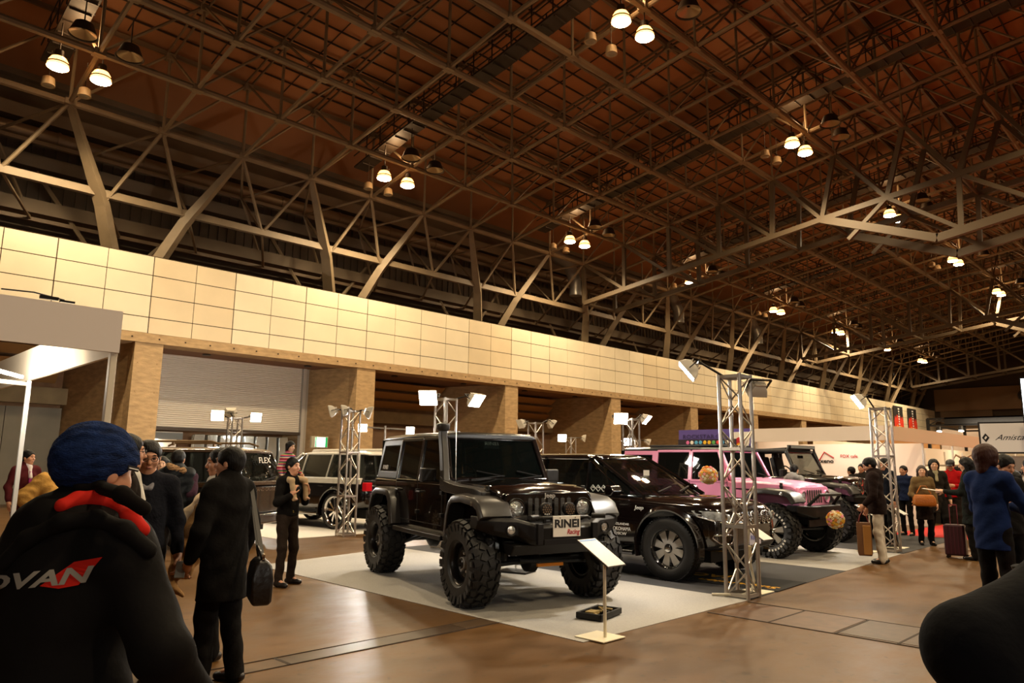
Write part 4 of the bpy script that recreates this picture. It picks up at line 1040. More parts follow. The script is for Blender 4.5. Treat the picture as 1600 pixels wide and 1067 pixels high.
for s in (-1, 1):
    b = MB().tube([(-1.9, s*.66, 1.88), (-1.7, s*.66, 1.94), (.0, s*.66, 1.94), (.15, s*.66, 1.88)], .02, 8); b.bar((-.9, s*.66, 1.86), (-.9, s*.66, 1.94), .04); onb(b, 'roof_rail', mat('rail_gold', '8e7350', .3, .5), lc, smooth='a')
    b = MB().box((-2.43, s*.88, .95), (.06, .1, .2)); onb(b, 'tail_lamp', mat('tail_lamp_off', '4a0c0e', .15), lc, bevel=.02)
b = MB().bar((-2.44, .1, 1.2), (-2.43, -.5, 1.3), .02); onb(b, 'rear_wiper', M_TRIM, lc)
# two-tone SUV, white upper and black lower, big chrome wheels
M_WUP = mat('white_roof_paint', 'd6d2c8', .2, coat=.6)
wx, wh = (10.36, 17.2), R(100)
ws = suv('sport_utility_vehicle', 'white-roofed sport utility vehicle with black lower body and large chrome wheels', wx, wh, M_BLK, 2.85, 2.4, 2.45, .96, 1.12, 1.18, 1.88, (1.05, .2, -2.15, -2.35), .43, .34, 'many', sill=.42)
for o in ws.children:
    if o.name.startswith('roof_panel') or o.name.startswith('window_pillar'): o.data.materials.clear(); o.data.materials.append(M_WUP)
for s in (-1, 1):
    b = MB().loft([[(x, s*(.955-.0), z0), (x, s*.985, z0), (x, s*.975, z1), (x, s*.90, z1+.03)] for x, z0, z1 in ((-2.3, 1.08, 1.19), (0, 1.08, 1.19), (1.2, 1.08, 1.17), (2.1, 1.04, 1.12))]); onb(b, 'white_side_band', M_WUP, ws)
    b = MB().box((-2.40, s*.84, 1.02), (.14, .2, .2)); onb(b, 'tail_lamp', M_RED, ws, bevel=.02)
# plain white van behind
vn = empty('white_van', (13.4, 20.2, .0005), R(95), label='boxy white van with dark rear side window behind the lifted vehicle', cat='car')
b = MB().loft([[(x, -w, .4), (x, -w, 1.2), (x, -w+.1, z), (x, w-.1, z), (x, w, 1.2), (x, w, .4)] for x, w, z in ((-2.4, .88, 1.95), (-2.3, .9, 2.0), (1.5, .9, 2.0), (2.0, .88, 1.4), (2.4, .8, 1.1))]); b.build('van_body', M_WUP, vn, bevel=.04, smooth='a')
b = MB()
for s in (-1, 1): b.box((-1.5, s*.86, 1.55), (1.2, .08, .55), (s*.12, 0, 0))
b.build('window_glass', M_GLS, vn, bevel=.03)
for x in (-1.5, 1.5):
    for s in (-1, 1): wheel(vn, x, s*.82, .34, .34, .2, .2, 'ten', knob=False)
# ================================================================== STAND AREA
M_CARP = mat('light_grey_carpet', '9b9791', .95, 0, .10, 60)
M_CARPD = mat('charcoal_carpet', '3b3a3c', .95, 0, .12, 80)
def carpet(name, pts, m, label, z=.006):
    b = MB().prism([(x, y, 0) for x, y in pts], (0, 0, .0008), (0, 0, z)); return tag(b.build(name, m), label, 'carpet')
carpet('carpet', [(5.42, 4.45), (8.60, 4.45), (8.62, 11.6), (5.5, 11.0)], M_CARP, 'pale grey carpet under the lifted black vehicle')
carpet('carpet', [(8.61, 4.45), (12.1, 4.62), (12.1, 11.6), (8.63, 11.6)], M_CARPD, 'charcoal carpet under the black vehicle with chrome grille')
carpet('carpet', [(12.11, 4.62), (15.35, 4.80), (15.4, 11.6), (12.11, 11.6)], M_CARP, 'pale grey carpet under the pink vehicle')
carpet('carpet', [(15.41, 4.80), (19.6, 4.9), (19.6, 11.6), (15.41, 11.6)], M_CARPD, 'charcoal carpet under the open-top black vehicle')
carpet('carpet', [(7.6, 14.3), (12.6, 14.3), (12.6, 21), (7.6, 21)], mat('white_carpet', 'cfcac2', .95, 0, .08, 60), 'white carpet under the two-tone vehicle with chrome wheels')
carpet('carpet', [(19.7, 2), (46, 2), (46, 6.40), (19.7, 6.40)], mat('red_carpet', 'b5160f', .9, 0, .08, 50), 'bright red carpet on the floor at the stand behind the walkers')
mt = MB().box((0, 0, .011), (1.05, 2.0, .006)); mt = mt.build('floor_mat', mat('black_mat', '141414', .95)); mt.location = (9.85, 5.50, 0); mt.rotation_euler = (0, 0, R(4)); tag(mt, 'black mat with yellow lettering lying before the chrome-grilled vehicle', 'mat')
M_YEL = mat('yellow_lettering', 'e0a512', .8)
text('mat_lettering', 'Suspension', M_YEL, (-.28, -.35, .0145), (0, 0, R(90)), .22, mt, .001, shear=.2, width=1.15, bold=.004)
text('mat_lettering', 'JAOS', M_YEL, (.16, .35, .0145), (0, 0, R(90)), .34, mt, .001, width=.8, bold=.008)
# ---------------------------------------------------------------- lattice towers with floodlights
M_ALU = mat('truss_aluminium', 'b3aaa0', .3, .85)
M_FLB = mat('floodlight_body', 'cfc6b6', .4)
M_FLON = mat('floodlight_on', 'fff6e8', .3, emit=60)
M_FLDIM = mat('floodlight_lens', 'e8e4d8', .15)
def tower(label, x, y, hgt, cap=True):
    e = empty('truss_tower', (x, y, 0), label=label, cat='lighting tower', group=None)
    a = .145
    for sx in (-1, 1):
        for sy in (-1, 1): MB().tube([(sx*a, sy*a, 0), (sx*a, sy*a, hgt)], .025, 10).build('upright', M_ALU, e, smooth='a')
    b = MB(); n = int(hgt/.31); st = hgt/n
    for face in range(4):
        c, s = [(1, 0), (0, 1), (-1, 0), (0, -1)][face]
        for i in range(n):
            q = a if (i+face) % 2 else -a
            p0 = (c*a-s*q, s*a+c*q, i*st+.02); p1 = (c*a+s*q, s*a-c*q, (i+1)*st-.02); b.tube([p0, p1], .011, 6)
    b.build('diagonal_brace', M_ALU, e)
    for z in (.04, hgt*.31, hgt*.655, hgt-.03):
        b = MB()
        for c, s in ((1, 0), (0, 1), (-1, 0), (0, -1)): b.bar((c*a-s*a, s*a+c*a, z), (c*a+s*a, s*a-c*a, z), .03, .04)
        b.build('cross_ring', M_ALU, e)
    return e
TOWERS = ((-2.5, -4.9, 2.9), (9.0, -5.4, 2.9), (8.72, 4.60, 2.78), (15.52, 5.06, 2.80), (9.07, 14.15, 2.76), (9.2, 11.0, 2.86), (15.0, 14.0, 2.76), (9.05, 20.0, 2.80), (23.6, 20.0, 2.74), (15.35, 11.0, 2.78), (21.4, 15.2, 2.5), (12.1, 17.1, 2.55))
def flood(label, loc, aim, on, power=None, size=.3, group=None):
    e = empty('floodlight', loc, label=label, cat='floodlight', group=group)
    d = Vector(aim)-Vector(loc); q = d.to_track_quat('-Z', 'Y').to_matrix().to_4x4()
    b = MB(q); b.loft([[(x*w, y*h, z) for x, y in ((-1, -1), (1, -1), (1, 1), (-1, 1))] for z, w, h in ((.09, size*.3, size*.22), (.04, size*.42, size*.36), (-.03, size*.5, size*.44), (-.045, size*.52, size*.46))]); b.build('housing', M_FLB, e, bevel=.012)
    b = MB(q)
    for k in range(5): b.bx(-size*.3, size*.3, -size*.22+k*size*.1, -size*.22+k*size*.1+.008, .09, .125)
    b.build('cooling_fins', M_FLB, e)
    b = MB(q).bx(-size*.46, size*.46, -size*.4, size*.4, -.052, -.046); b.build('lens', M_FLON if on else M_FLDIM, e)
    b = MB(q)
    for s in (-1, 1): b.bar((s*size*.54, 0, 0), (s*size*.54, 0, .16), .012, .03)
    b.bar((-size*.54, 0, .16), (size*.54, 0, .16), .012, .03); b.build('yoke', M_GUN, e)
    t_ = min(TOWERS, key=lambda t: math.hypot(t[0]-loc[0], t[1]-loc[1])); dv = Vector((t_[0], t_[1], 0))-Vector((loc[0], loc[1], 0)); L_ = dv.length; dv = dv/max(L_, .01)*max(L_-.13, .0)
    MB().tube([tuple(q@Vector((0, 0, .16))), tuple(Vector((dv.x, dv.y, min(t_[2]-loc[2]-.03, .15))))], .016, 6).build('clamp_arm', M_GUN, e)
    if on and power:
        L = lamp('SPOT', tuple(q@Vector((0, 0, -.08))), power, (1, .93, .82), .1, d, R(125), .6, parent=e)
    return e
T1 = tower('tall silver lattice tower standing at the corner of the charcoal carpet', 8.72, 4.60, 2.78)
T2 = tower('silver lattice tower beside the man in white trousers', 15.52, 5.06, 2.80)
T3 = tower('silver lattice tower beside the man carrying a child', 9.07, 14.15, 2.76)
T4 = tower('silver lattice tower rising behind the roof of the lifted vehicle', 9.2, 11.0, 2.86)
T5 = tower('silver lattice tower behind the windscreen corner of the lifted vehicle', 15.0, 14.0, 2.76)
T6 = tower('small distant lattice tower before the shutter, between two lit lamps', 9.05, 20.0, 2.80)
T7 = tower('small distant lattice tower past the lifted vehicle, lamp glaring on its side', 23.6, 20.0, 2.74)
T8 = tower('silver lattice tower behind the roof of the chrome-grilled vehicle', 15.35, 11.0, 2.78)
T9 = tower('slim distant lattice tower behind the pair of glaring lamps', 21.4, 15.2, 2.5)
G = 'floodlights on the towers'
flood('lit floodlight tilted away on the tall tower by the charcoal carpet', (8.28, 5.0, 2.84), (7.0, 7.0, .9), True, 300, .34)
flood('switched-off floodlight on the back of the tall tower', (9.0, 4.45, 2.62), (10.5, 7, .5), False, None, .28)
flood('lit floodlight on top of the tower beside the man in white trousers', (15.10, 5.30, 2.92), (13.5, 8, .8), True, 300, .36)
flood('unlit floodlight turned aside, beside the tower by the man carrying a child', (8.72, 14.4, 2.72), (7.2, 15.5, 2.2), False, None, .3)
flood('second unlit floodlight close to the tower by the man carrying a child', (8.92, 14.2, 2.74), (7.2, 15.5, 2.2), False, None, .28)
flood('unlit floodlight on the far side of the tower by the man carrying a child', (9.35, 13.85, 2.70), (10.6, 13.0, 2.2), False, None, .32)
flood('brightest glaring floodlight above the lifted vehicle roof', (8.84, 11.1, 2.86), (5.5, 8.6, .6), True, 330, .36)
flood('glaring floodlight turned aside above the lifted vehicle windscreen', (9.62, 10.6, 2.84), (10.0, 7.8, .6), True, 320, .34)
flood('unlit floodlight pointing down, behind the windscreen corner of the lifted vehicle', (14.72, 14.3, 2.72), (13.2, 14.8, 2.0), False, None, .3)
flood('second unlit floodlight behind the windscreen corner of the lifted vehicle', (15.34, 13.7, 2.72), (16.2, 13.2, 2.0), False, None, .3)
flood('lit lamp at one side of the small tower before the shutter', (8.62, 20.2, 2.84), (4.8, 12, .8), True, 260, .34)
flood('lit lamp at the wall side of the small tower before the shutter, smaller glare', (9.5, 19.7, 2.82), (7.5, 12, .8), True, 200, .3)
flood('star-bright lamp on the distant tower past the lifted vehicle', (23.15, 20.1, 2.7), (18, 14, .8), True, 200, .36)
flood('pale side-turned lamp on the distant tower past the lifted vehicle', (24.1, 19.7, 2.7), (27, 17, 2), False, None, .36)
flood('glaring floodlight on the tower behind the chrome-grilled vehicle', (15.05, 11.1, 2.78), (12.2, 8.4, .6), True, 330, .36)
flood('side-turned floodlight on the tower behind the chrome-grilled vehicle', (15.72, 10.8, 2.78), (16.5, 8.4, .6), True, 260, .32)
flood('lower of the glaring lamps behind the chrome-grilled vehicle', (21.1, 15.3, 2.42), (17, 11, .8), True, 160, .3)
flood('small dim lamp beside the lower glaring lamp', (21.8, 14.9, 2.42), (24, 13, 1.4), False, None, .26)
flood('lit lamp showing over the rear roof of the lifted vehicle', (11.65, 17.55, 2.56), (7, 12, .8), True, 220, .26)
flood('second lit lamp showing over the roof of the lifted vehicle, beside the round pod', (12.6, 16.6, 2.50), (8, 11, .8), True, 180, .24)
tl = MB().tube([(12.1, 17.1, 0), (12.1, 17.1, 2.62)], .03, 8); tl.bar((11.65, 17.6, 2.58), (12.6, 16.6, 2.52), .04); tag(tl.build('lamp_stand', M_ALU), 'slim lamp stand behind the lifted vehicle holding two lit lamps', 'stand')
flood('added fill floodlight turned to the wall on the small tower before the shutter', (9.05, 20.35, 2.95), (12.5, 29, 4.2), True, 700, .3)  # extra lamp, added only to brighten the shutter
flood('added fill floodlight behind the aisle, out of the picture beside the booth', (-2.5, -4.5, 3.0), (0, 6, 2.0), True, 260, .36)  # unseen lamp added to lift the booth header
flood('added fill floodlight behind the aisle, out of the picture by the signs', (9.0, -5.0, 3.0), (10, 6, 1), True, 240, .36)  # second unseen lamp, added to light the floor
for x_, y_ in ((-2.5, -4.9), (9.0, -5.4)): tower('added unseen lattice tower behind the aisle, out of the picture '+('beside the booth' if x_ < 0 else 'by the signs'), x_, y_, 2.9)  # unseen towers added to carry the fill floodlights
# cabling and junction box on the tall tower
b = MB().tube([(8.83, 4.60, 1.62), (8.82, 4.58, 1.2), (8.85, 4.55, .8), (8.80, 4.56, .62)], .018, 8); b.tube([(8.82, 4.54, .42), (8.83, 4.50, .2), (8.76, 4.50, .08), (8.62, 4.55, .045), (8.5, 4.9, .022)], .018, 8)
tag(b.build('power_cable', mat('pale_cable', 'c9bfa8', .5), smooth='a'), 'pale power cable running down inside the tall lattice tower', 'cable')
b = MB().box((8.80, 4.55, .52), (.08, .07, .2)); tag(b.build('junction_box', mat('beige_box', 'c4b48f', .5), bevel=.012), 'beige junction box hung inside the tall lattice tower', 'box')
# ---------------------------------------------------------------- information stands
def info_stand(label, x, y, ang, hgt=.74, bw=.28, bh=.43, tilt=30, blue=True):
    e = empty('information_stand', (x, y, .006), R(ang), label=label, cat='sign stand')
    MB().box((0, 0, .007), (.34, .34, .012)).build('base_plate', mat('cream_metal', 'e9dfc4', .45), e, bevel=.004)
    MB().tube([(0, -.06, .012), (0, -.06, hgt)], .015, 12).build('pole', MATS['cream_metal'], e, smooth='a')
    M = Matrix.Translation((0, -.02, hgt+.03))@Matrix.Rotation(R(tilt), 4, 'X')
    o = MB(M).box((0, 0, 0), (bw, bh, .012)).build('panel', mat('panel_edge', '3c3834', .4), e, bevel=.002)
    MB(M).box((0, 0, .0075), (bw-.015, bh-.015, .003)).build('sheet', mat('sheet_white', 'ece8e2', .5), o)
    if blue: MB(M).box((0, bh/2-.028, .0097), (bw-.03, .026, .001)).build('blue_heading', mat('blue_strip', '5d8fd0', .5), o)
    return e
info_stand('cream sign stand with blank white board before the lifted vehicle', 5.68, 4.46, 0)
info_stand('cream sign stand partly hidden by the tall lattice tower', 9.18, 4.66, 0)
info_stand('sign stand with white board beside the man in white trousers', 15.22, 5.36, 0)
info_stand('sign stand with white board behind the tower by the white trousered man', 16.4, 5.2, 0)
b = MB(); 
tr_ = empty('floor_tray', (6.42, 5.05, .008), R(12), label='black tray of cables lying on the pale carpet behind the sign stand', cat='tray')
b.box((0, 0, .02), (.50, .30, .02))
for s in (-1, 1): b.box((s*.235, 0, .045), (.03, .30, .05)); b.box((0, s*.135, .045), (.5, .03, .05))
b.box((0, 0, .045), (.03, .3, .05)); b.build('tray', M_TRIM, tr_, bevel=.006)
b = MB(); b.tube([(-.2, -.08, .05), (-.1, .05, .07), (.0, -.05, .06), (.12, .06, .07), (.2, -.06, .05)], .012, 6); b.box((-.12, .02, .06), (.14, .1, .03)); b.build('cable_coil', mat('coil_gold', 'a38b55', .5), tr_)
b = MB().box((8.05, 7.9, .02), (.35, .5, .025), (0, 0, .3)); tag(b.build('base_board', M_TRIM, bevel=.005), 'black sign base lying beyond the lifted vehicle', 'base')
pole_ = MB().tube([(8.05, 7.9, .034), (8.05, 7.9, .6)], .014, 8); 
tag(pole_.build('short_pole', M_CHR), 'short metal pole standing on the black base beyond the lifted vehicle', 'pole')
# ---------------------------------------------------------------- booth beside the camera
M_BW = mat('booth_white', 'd9cdc6', .7)
M_BWI = mat('booth_panel_inner', 'e6d9c2', .6)
bo = empty('exhibition_booth', (1.80, 6.17, 0), label='white exhibition booth frame with deep header beside the capped man', cat='booth')
def bp(mb, n, m, **k):
    o = mb.build(n, m, bo, **k); o.location = (-1.80, -6.17, 0); return o
bp(MB().bx(-3.5, 1.81, 6.15, 6.18, 2.42, 2.75), 'header', M_BW)
bp(MB().bx(1.78, 1.81, 6.18, 12.2, 2.40, 2.74), 'side_header', M_BWI)
bp(MB().bx(1.76, 1.81, 6.18, 6.24, 0, 2.42), 'post', mat('post_alu', 'd8ccb8', .4), bevel=.006)
bp(MB().bx(1.765, 1.805, 8.86, 8.90, 0, 2.40), 'post', mat('post_alu_bright', 'e4e2de', .25, .5), bevel=.006)
bp(MB().bx(1.765, 1.805, 12.1, 12.14, 0, 2.40), 'post', MATS['post_alu_bright'], bevel=.006)
bp(MB().bar((-1, 7.6, 2.36), (1.78, 8.9, 2.36), .04), 'ceiling_rail', MATS['post_alu'])
for i_, (x, y, z) in enumerate(((1.20, 7.55, 2.47), (.95, 7.2, 2.36))):
    e = empty('clip_spotlight', (x, y, z), label=('glowing round clip lamp under the booth header', 'glowing arm lamp lower down inside the booth')[i_], cat='lamp')
    MB().lathe((0, 0, 0), (.8, .3, -.3), [(-.1, .03), (-.06, .06), (.0, .075)], 16).build('shade', MATS['lamp_housing'], e, smooth='a')
    MB().lathe((0, 0, 0), (.8, .3, -.3), [(-.02, .065), (.03, .05), (.045, .02)], 16).build('bulb', mat('warm_bulb', 'ffdca0', .3, emit=25), e, smooth='a')
    MB().tube([(0, 0, .02), (-.05, .1, .08)], .01, 6).build('clip', M_GUN, e)
    lamp('SPOT', (.05, 0, -.02), 30, (1, .85, .62), .06, (.8, .4, -.1), R(120), .6, parent=e)
tb = empty('tube_lamp', (1.45, 8.3, 2.42), label='lit fluorescent tube inside the booth header', cat='lamp')
MB().bar((-.3, -.4, 0), (.25, .5, 0), .03, .03).build('tube', mat('tube_white', 'fff4e0', .3, emit=18), tb)
lamp('AREA', (1.2, 8.2, 2.34), 38, (1, .9, .74), .6, (1, .2, .25))
b = MB().tube([(1.0, 6.16, 2.79), (1.2, 6.16, 2.80), (1.4, 6.165, 2.775)], .006, 6); b.box((1.30, 6.165, 2.775), (.12, .03, .025)); b.box((1.42, 6.165, 2.765), (.1, .03, .015)); tag(b.build('cable_clip', M_GUN), 'dark cable and clips lying on top of the booth header', 'clip')
# ---------------------------------------------------------------- wall side: exit sign
ex = empty('exit_sign', (16.2, 27.62, 2.41), label='lit white and green exit sign on the wall beside the shutter', cat='sign')
MB().box((0, 0, 0), (.78, .12, .48)).build('case', mat('sign_case', '9d9782', .5), ex, bevel=.01)
MB().box((.06, -.065, 0), (.56, .01, .4)).build('light_panel', mat('sign_light', 'eafff2', .4, emit=2.2), ex)
b = MB().box((.30, -.072, 0), (.10, .006, .4)); b.box((-.19, -.072, 0), (.05, .006, .4)); b.build('green_band', mat('sign_green', '1a9e58', .5, emit=.6), ex)
MB().bar((-.1, 0, -2.41), (-.1, 0, -.24), .05).build('post', mat('sign_case', '9d9782', .5), ex)
# ---------------------------------------------------------------- booths across the aisle
M_BF = mat('far_booth_white', 'e8d9cc', .7)
wb = empty('white_booth', (20.1, 6.5, 0), label='long white booth wall with printed emblem behind the open-top vehicle', cat='booth')
def wp(mb, n, m, **k):
    o = mb.build(n, m, wb, **k); o.location = (-20.1, -6.5, 0); return o
wp(MB().bx(20.3, 20.36, 6.5, 10.15, 2.32, 2.7), 'header', M_BF)
wp(MB().bx(20.1, 46, 6.44, 6.5, 2.32, 2.7), 'header', mat('far_booth_cream', 'd8c4a8', .7))
wp(MB().bx(23.2, 23.26, 6.5, 10.15, 0, 2.32), 'back_panel', M_BF)
wp(MB().bx(20.36, 23.2, 10.1, 10.15, 0, 2.7), 'side_panel', M_BF)
wp(MB().bx(24, 46, 9.9, 9.96, 0, 2.5), 'back_panel', mat('far_booth_back', 'e9dcc0', .6))
for k in range(8): wp(MB().bx(20.12+k*3, 20.17+k*3, 6.45, 6.5, 0, 2.32), 'post', MATS['post_alu_bright'])
for k in range(6): wp(MB().bx(26.5+k*3, 26.55+k*3, 9.85, 9.9, 0, 2.4), 'post', MATS['post_alu_bright'])
T_L = (R(90), 0, R(-90))
text('wall_lettering', 'xeno', M_INKT, (23.18, 9.22, 1.80), T_L, .17, wb, .003, width=.42, bold=.004).location -= Vector((20.1, 6.5, 0))
text('wall_script', 'FOX cafe', M_REDT, (23.18, 8.55, 1.95), T_L, .13, wb, .003, width=.5).location -= Vector((20.1, 6.5, 0))
b = MB().tube([(23.17, 9.48, 1.78), (23.17, 9.28, 2.08), (23.17, 9.0, 1.9)], .018, 6); o = wp(b, 'red_emblem', M_REDT)
lamp('AREA', (21.8, 8.3, 2.9), 30, (1, .9, .78), 1.2, (.5, 0, -1)); lamp('AREA', (27, 8, 2.9), 55, (1, .88, .7), 1.5, (0, .3, -1)); lamp('AREA', (33, 8, 2.9), 70, (1, .88, .7), 1.5, (0, .3, -1)); lamp('AREA', (40, 8, 2.9), 70, (1, .88, .7), 1.5, (0, .3, -1))
pb_ = empty('purple_banner', (20.3, 11.45, 0), label='purple printed banner wall with coloured stickers behind the pink vehicle', cat='banner')
MB().bx(0, .06, -1.28, 1.25, 0, 2.72).build('board', mat('purple_board', '5b4c9c', .6), pb_)
text('banner_lettering', 'ROCKSTAR', mat('purple_dark', '33285e', .6), (-.01, .55, 2.5), T_L, .18, pb_, .003, width=1.1)
text('banner_lettering', 'GARAGE', mat('purple_mid', '44387c', .6), (-.01, -.45, 2.5), T_L, .16, pb_, .003, width=.8)
b = MB().prism([(0, y, z) for y, z in ((-.55, 2.62), (-1.15, 2.62), (-1.15, 2.3), (-1.02, 2.0), (-.85, 1.88), (-.68, 2.0), (-.55, 2.3))], (-.02, 0, 0), (0, 0, 0)); sh_ = b.build('white_shield', mat('shield_white', 'e8e4dc', .6), pb_)
b = MB().lathe((-.03, -.85, 2.32), (-1, 0, 0), [(0, .15), (.01, .14)], 20); b.build('red_roundel', M_REDT, pb_)
b = MB().lathe((-.045, -.85, 2.2), (-1, 0, 0), [(0, .1), (.01, .1)], 20); b.build('yellow_roundel', M_YEL, pb_)
b = MB().bx(-.05, 0, -.75, 1.25, 2.05, 2.42); ssp = b.build('sticker_shelf', mat('shelf_dark', '2a2130', .6), pb_)
q = random.Random(9); cols_ = ['e84a4a', 'f0c030', '58b0e0', 'e070b0', 'f4f0e8', '60b060']; bs = [MB() for _ in cols_]
for i in range(11):
    y = .9-i*.15; c_ = q.randrange(6); bs[c_].lathe((-.055, y, 2.32), (-1, 0, 0), [(0, .062), (.01, .055)], 8); bs[4].bx(-.06, -.052, y-.05, y+.06, 2.10, 2.17)
for c_, b in zip(cols_, bs):
    if b.v: b.build('sticker', mat('sticker_'+c_, c_, .6), ssp)
# stall with yellow board, red box, shelves
ys_ = empty('parts_stall', (24.6, 7.4, 0), label='parts stall with yellow board and black shelving behind the long-haired woman', cat='stall')
MB().bx(.4, .46, -.2, 1.6, 0, 2.35).build('yellow_board', mat('yellow_board', 'f0d81a', .6), ys_)
b = MB().bx(.2, .38, .55, 1.6, 1.45, 1.85); rb = b.build('red_light_box', mat('red_box', 'd8201a', .5), ys_)
text('red_box_lettering', 'Auto', M_LET, (.19, .85, 1.62), T_L, .28, rb, .003, width=.6, bold=.01)
for i in range(2):
    b = MB().bx(.0, .5, -.95-i*1.3, .5-i*1.35, 0, 1.55)
    for z in (.4, .8, 1.15): b.bx(-.02, .3, -.9-i*1.3, .45-i*1.35, z, z+.03)
    b.build('shelving', M_TRIM, ys_)
b = MB()
for i in range(14): b.box((-.03, .3-(i % 7)*.19, .5+(i//7)*.4), (.1, .13, .13+.04*(i % 3)))
b.build('boxed_goods', mat('goods_tan', '9b8b70', .6), ys_)
MB().lathe((.25, -.1, 1.55), (0, 0, 1), [(0, .13), (.2, .13), (.21, .17), (.23, .17), (.24, .1)], 16).build('black_can', M_TRIM, ys_)
bk = empty('brochure_rack', (29, 8.0, 0), label='pale rack of printed leaflets beside the man in red', cat='rack')
b = MB().bx(0, .3, -1.2, .2, 0, 1.75); b.build('rack_body', mat('rack_wood', '7a6a55', .6), bk)
b = MB()
for i in range(28): b.box((-.02, .05-(i % 5)*.26, .3+(i//5)*.26), (.02, .2, .17), (0, .2, 0))
b.build('leaflet', mat('leaflet_pale', 'c9c2b0', .6), bk)
mq = empty('display_mannequin', (27.5, 5.9, 0), label='striped figure in a horned pale costume standing behind the woman in black', cat='figure')
# signs
A_ = R(12)
Mz = Matrix.Rotation(A_, 4, 'Z')
am = empty('hanging_sign', (16.36, 3.58, 2.2), A_, label='white sign board with black frame and lozenge logo above the walkers', cat='sign')
o = MB().box((0, -.78, 0), (.05, 1.56, .60)).build('frame', mat('sign_frame', '2c2929', .4), am)
MB().box((-.028, -.78, 0), (.01, 1.50, .54)).build('face', mat('sign_cream', 'efe6da', .6, emit=.1), o)
TR = (R(90), 0, R(-90))
text('sign_lettering', 'Amistad', M_INKT, (-.035, -.52, 0), TR, .15, am, .001, shear=.6, width=.58)
lg = MB().prism([(-.034, y, z) for y, z in ((-.05, 0), (-.11, .085), (-.17, 0), (-.11, -.085))], (0, 0, 0), (-.004, 0, 0)).build('logo_lozenge', M_INKT, am)
MB().prism([(-.040, y, z) for y, z in ((-.085, -.01), (-.115, .035), (-.135, .01), (-.105, -.035))], (0, 0, 0), (-.003, 0, 0)).build('logo_cutout', MATS['sign_cream'], lg)
ps = empty('white_partition', (16.74, 3.74, 0), A_, label='plain white partition with black lettering under the framed sign', cat='partition')
MB().box((0, -1.2, .93), (.06, 2.4, 1.86)).build('panel', mat('partition_white', 'e9dccb', .7), ps)
text('partition_lettering', 'Admiration', M_INKT, (-.035, -.75, 1.55), TR, .13, ps, .002, shear=.3, width=.80, bold=.004)
for y in (-.3, -1.3): MB().bar((0, y, 1.8), (-.33, y+.02, 2.0), .04).build('sign_bracket', M_GUN, ps)
sc_ = empty('bright_screen', (15.75, 2.70, 0), R(8), label='tall glaring white screen cut by the picture edge', cat='screen')
MB().box((0, -.62, 2.75), (.08, 1.3, 1.0)).build('casing', M_TRIM, sc_)
MB().box((-.045, -.60, 2.75), (.01, 1.22, .94)).build('light_panel', mat('screen_glow', 'f4fbff', .4, emit=5), sc_)
MB().box((0, -.9, 1.1), (.06, .08, 2.3)).build('stand_post', M_TRIM, sc_)
# vertical banners on the wall
M_BN = mat('banner_black', '17130f', .7)
for i_, xb in enumerate((85.9, 90.7)):
    e = empty('vertical_banner', (xb+1.35, 26.57, 7.1), label=('black banner with red flames on the panelled wall, first of two', 'black banner with red flames on the panelled wall, second of two')[i_], cat='banner')
    MB().bx(-1.5, 1.5, 0, .06, -1.25, 1.3).build('cloth', M_BN, e)
    b = MB().prism([(x, 0, z) for x, z in ((-1.5, -1.25), (1.5, -1.25), (1.5, -.3), (1.1, .2), (.8, -.2), (.4, .3), (0, -.1), (-.5, .35), (-.9, -.1), (-1.2, .2), (-1.5, -.4))], (0, -.02, 0), (0, -.001, 0)); b.build('flame_print', mat('flame_red', 'd8341a', .7), e)
    b = MB().prism([(x, 0, z) for x, z in ((-1.2, -1.25), (1.2, -1.25), (.7, -.8), (0, -1.0), (-.7, -.75))], (0, -.03, 0), (0, -.021, 0)); b.build('flame_tip', mat('flame_orange', 'ef8a2a', .7), e)
    b = MB()
    for k in range(8): b.box((0, -.04, 1.0-k*.28), (.5-.12*(k % 3), .01, .16))
    b.build('white_lettering', M_LET, e)
# distant stands and rig at the end of the hall
rg = empty('lighting_rig', (60, 14, 0), label='black overhead lighting rig with small spotlights over the distant stands', cat='lighting rig')
b = MB()
for z in (4.75, 5.25): b.bar((0, 2.3, z), (0, -14, z), .10); b.bar((10, 2.3, z), (10, -14, z), .12); b.bar((0, 2.3, z), (10, 2.3, z), .12)
for k in range(16): b.bar((0, 2.3-k, 4.75), (0, 1.3-k, 5.25), .08)
for x, y in ((0, 2.3), (10, 2.3), (0, -12), (10, -12)): b.bar((x, y, 0), (x, y, 5.25), .2)
b.bx(-.05, .05, -14, 1.2, 4.75, 5.3); b.build('rig_frame', M_TRIM, rg)
for k in range(7):
    b = MB().lathe((-.3, 1.5-k*1.4, 4.6), (-.3, 0, -1), [(0, .16), (.3, .2)], 10); o = b.build('spotlight', M_GUN, rg); MB().lathe((-.3-.09, 1.5-k*1.4, 4.28), (-.3, 0, -1), [(0, .17), (.02, .1)], 10).build('lens', mat('rig_lens', 'fff2dc', .3, emit=20), o)
lamp('AREA', (57, 12, 4.6), 500, (1, .85, .65), 4, (.3, 0, -1)); lamp('AREA', (72, 10, 4.6), 500, (1, .85, .65), 4, (.3, 0, -1))
q = random.Random(4)
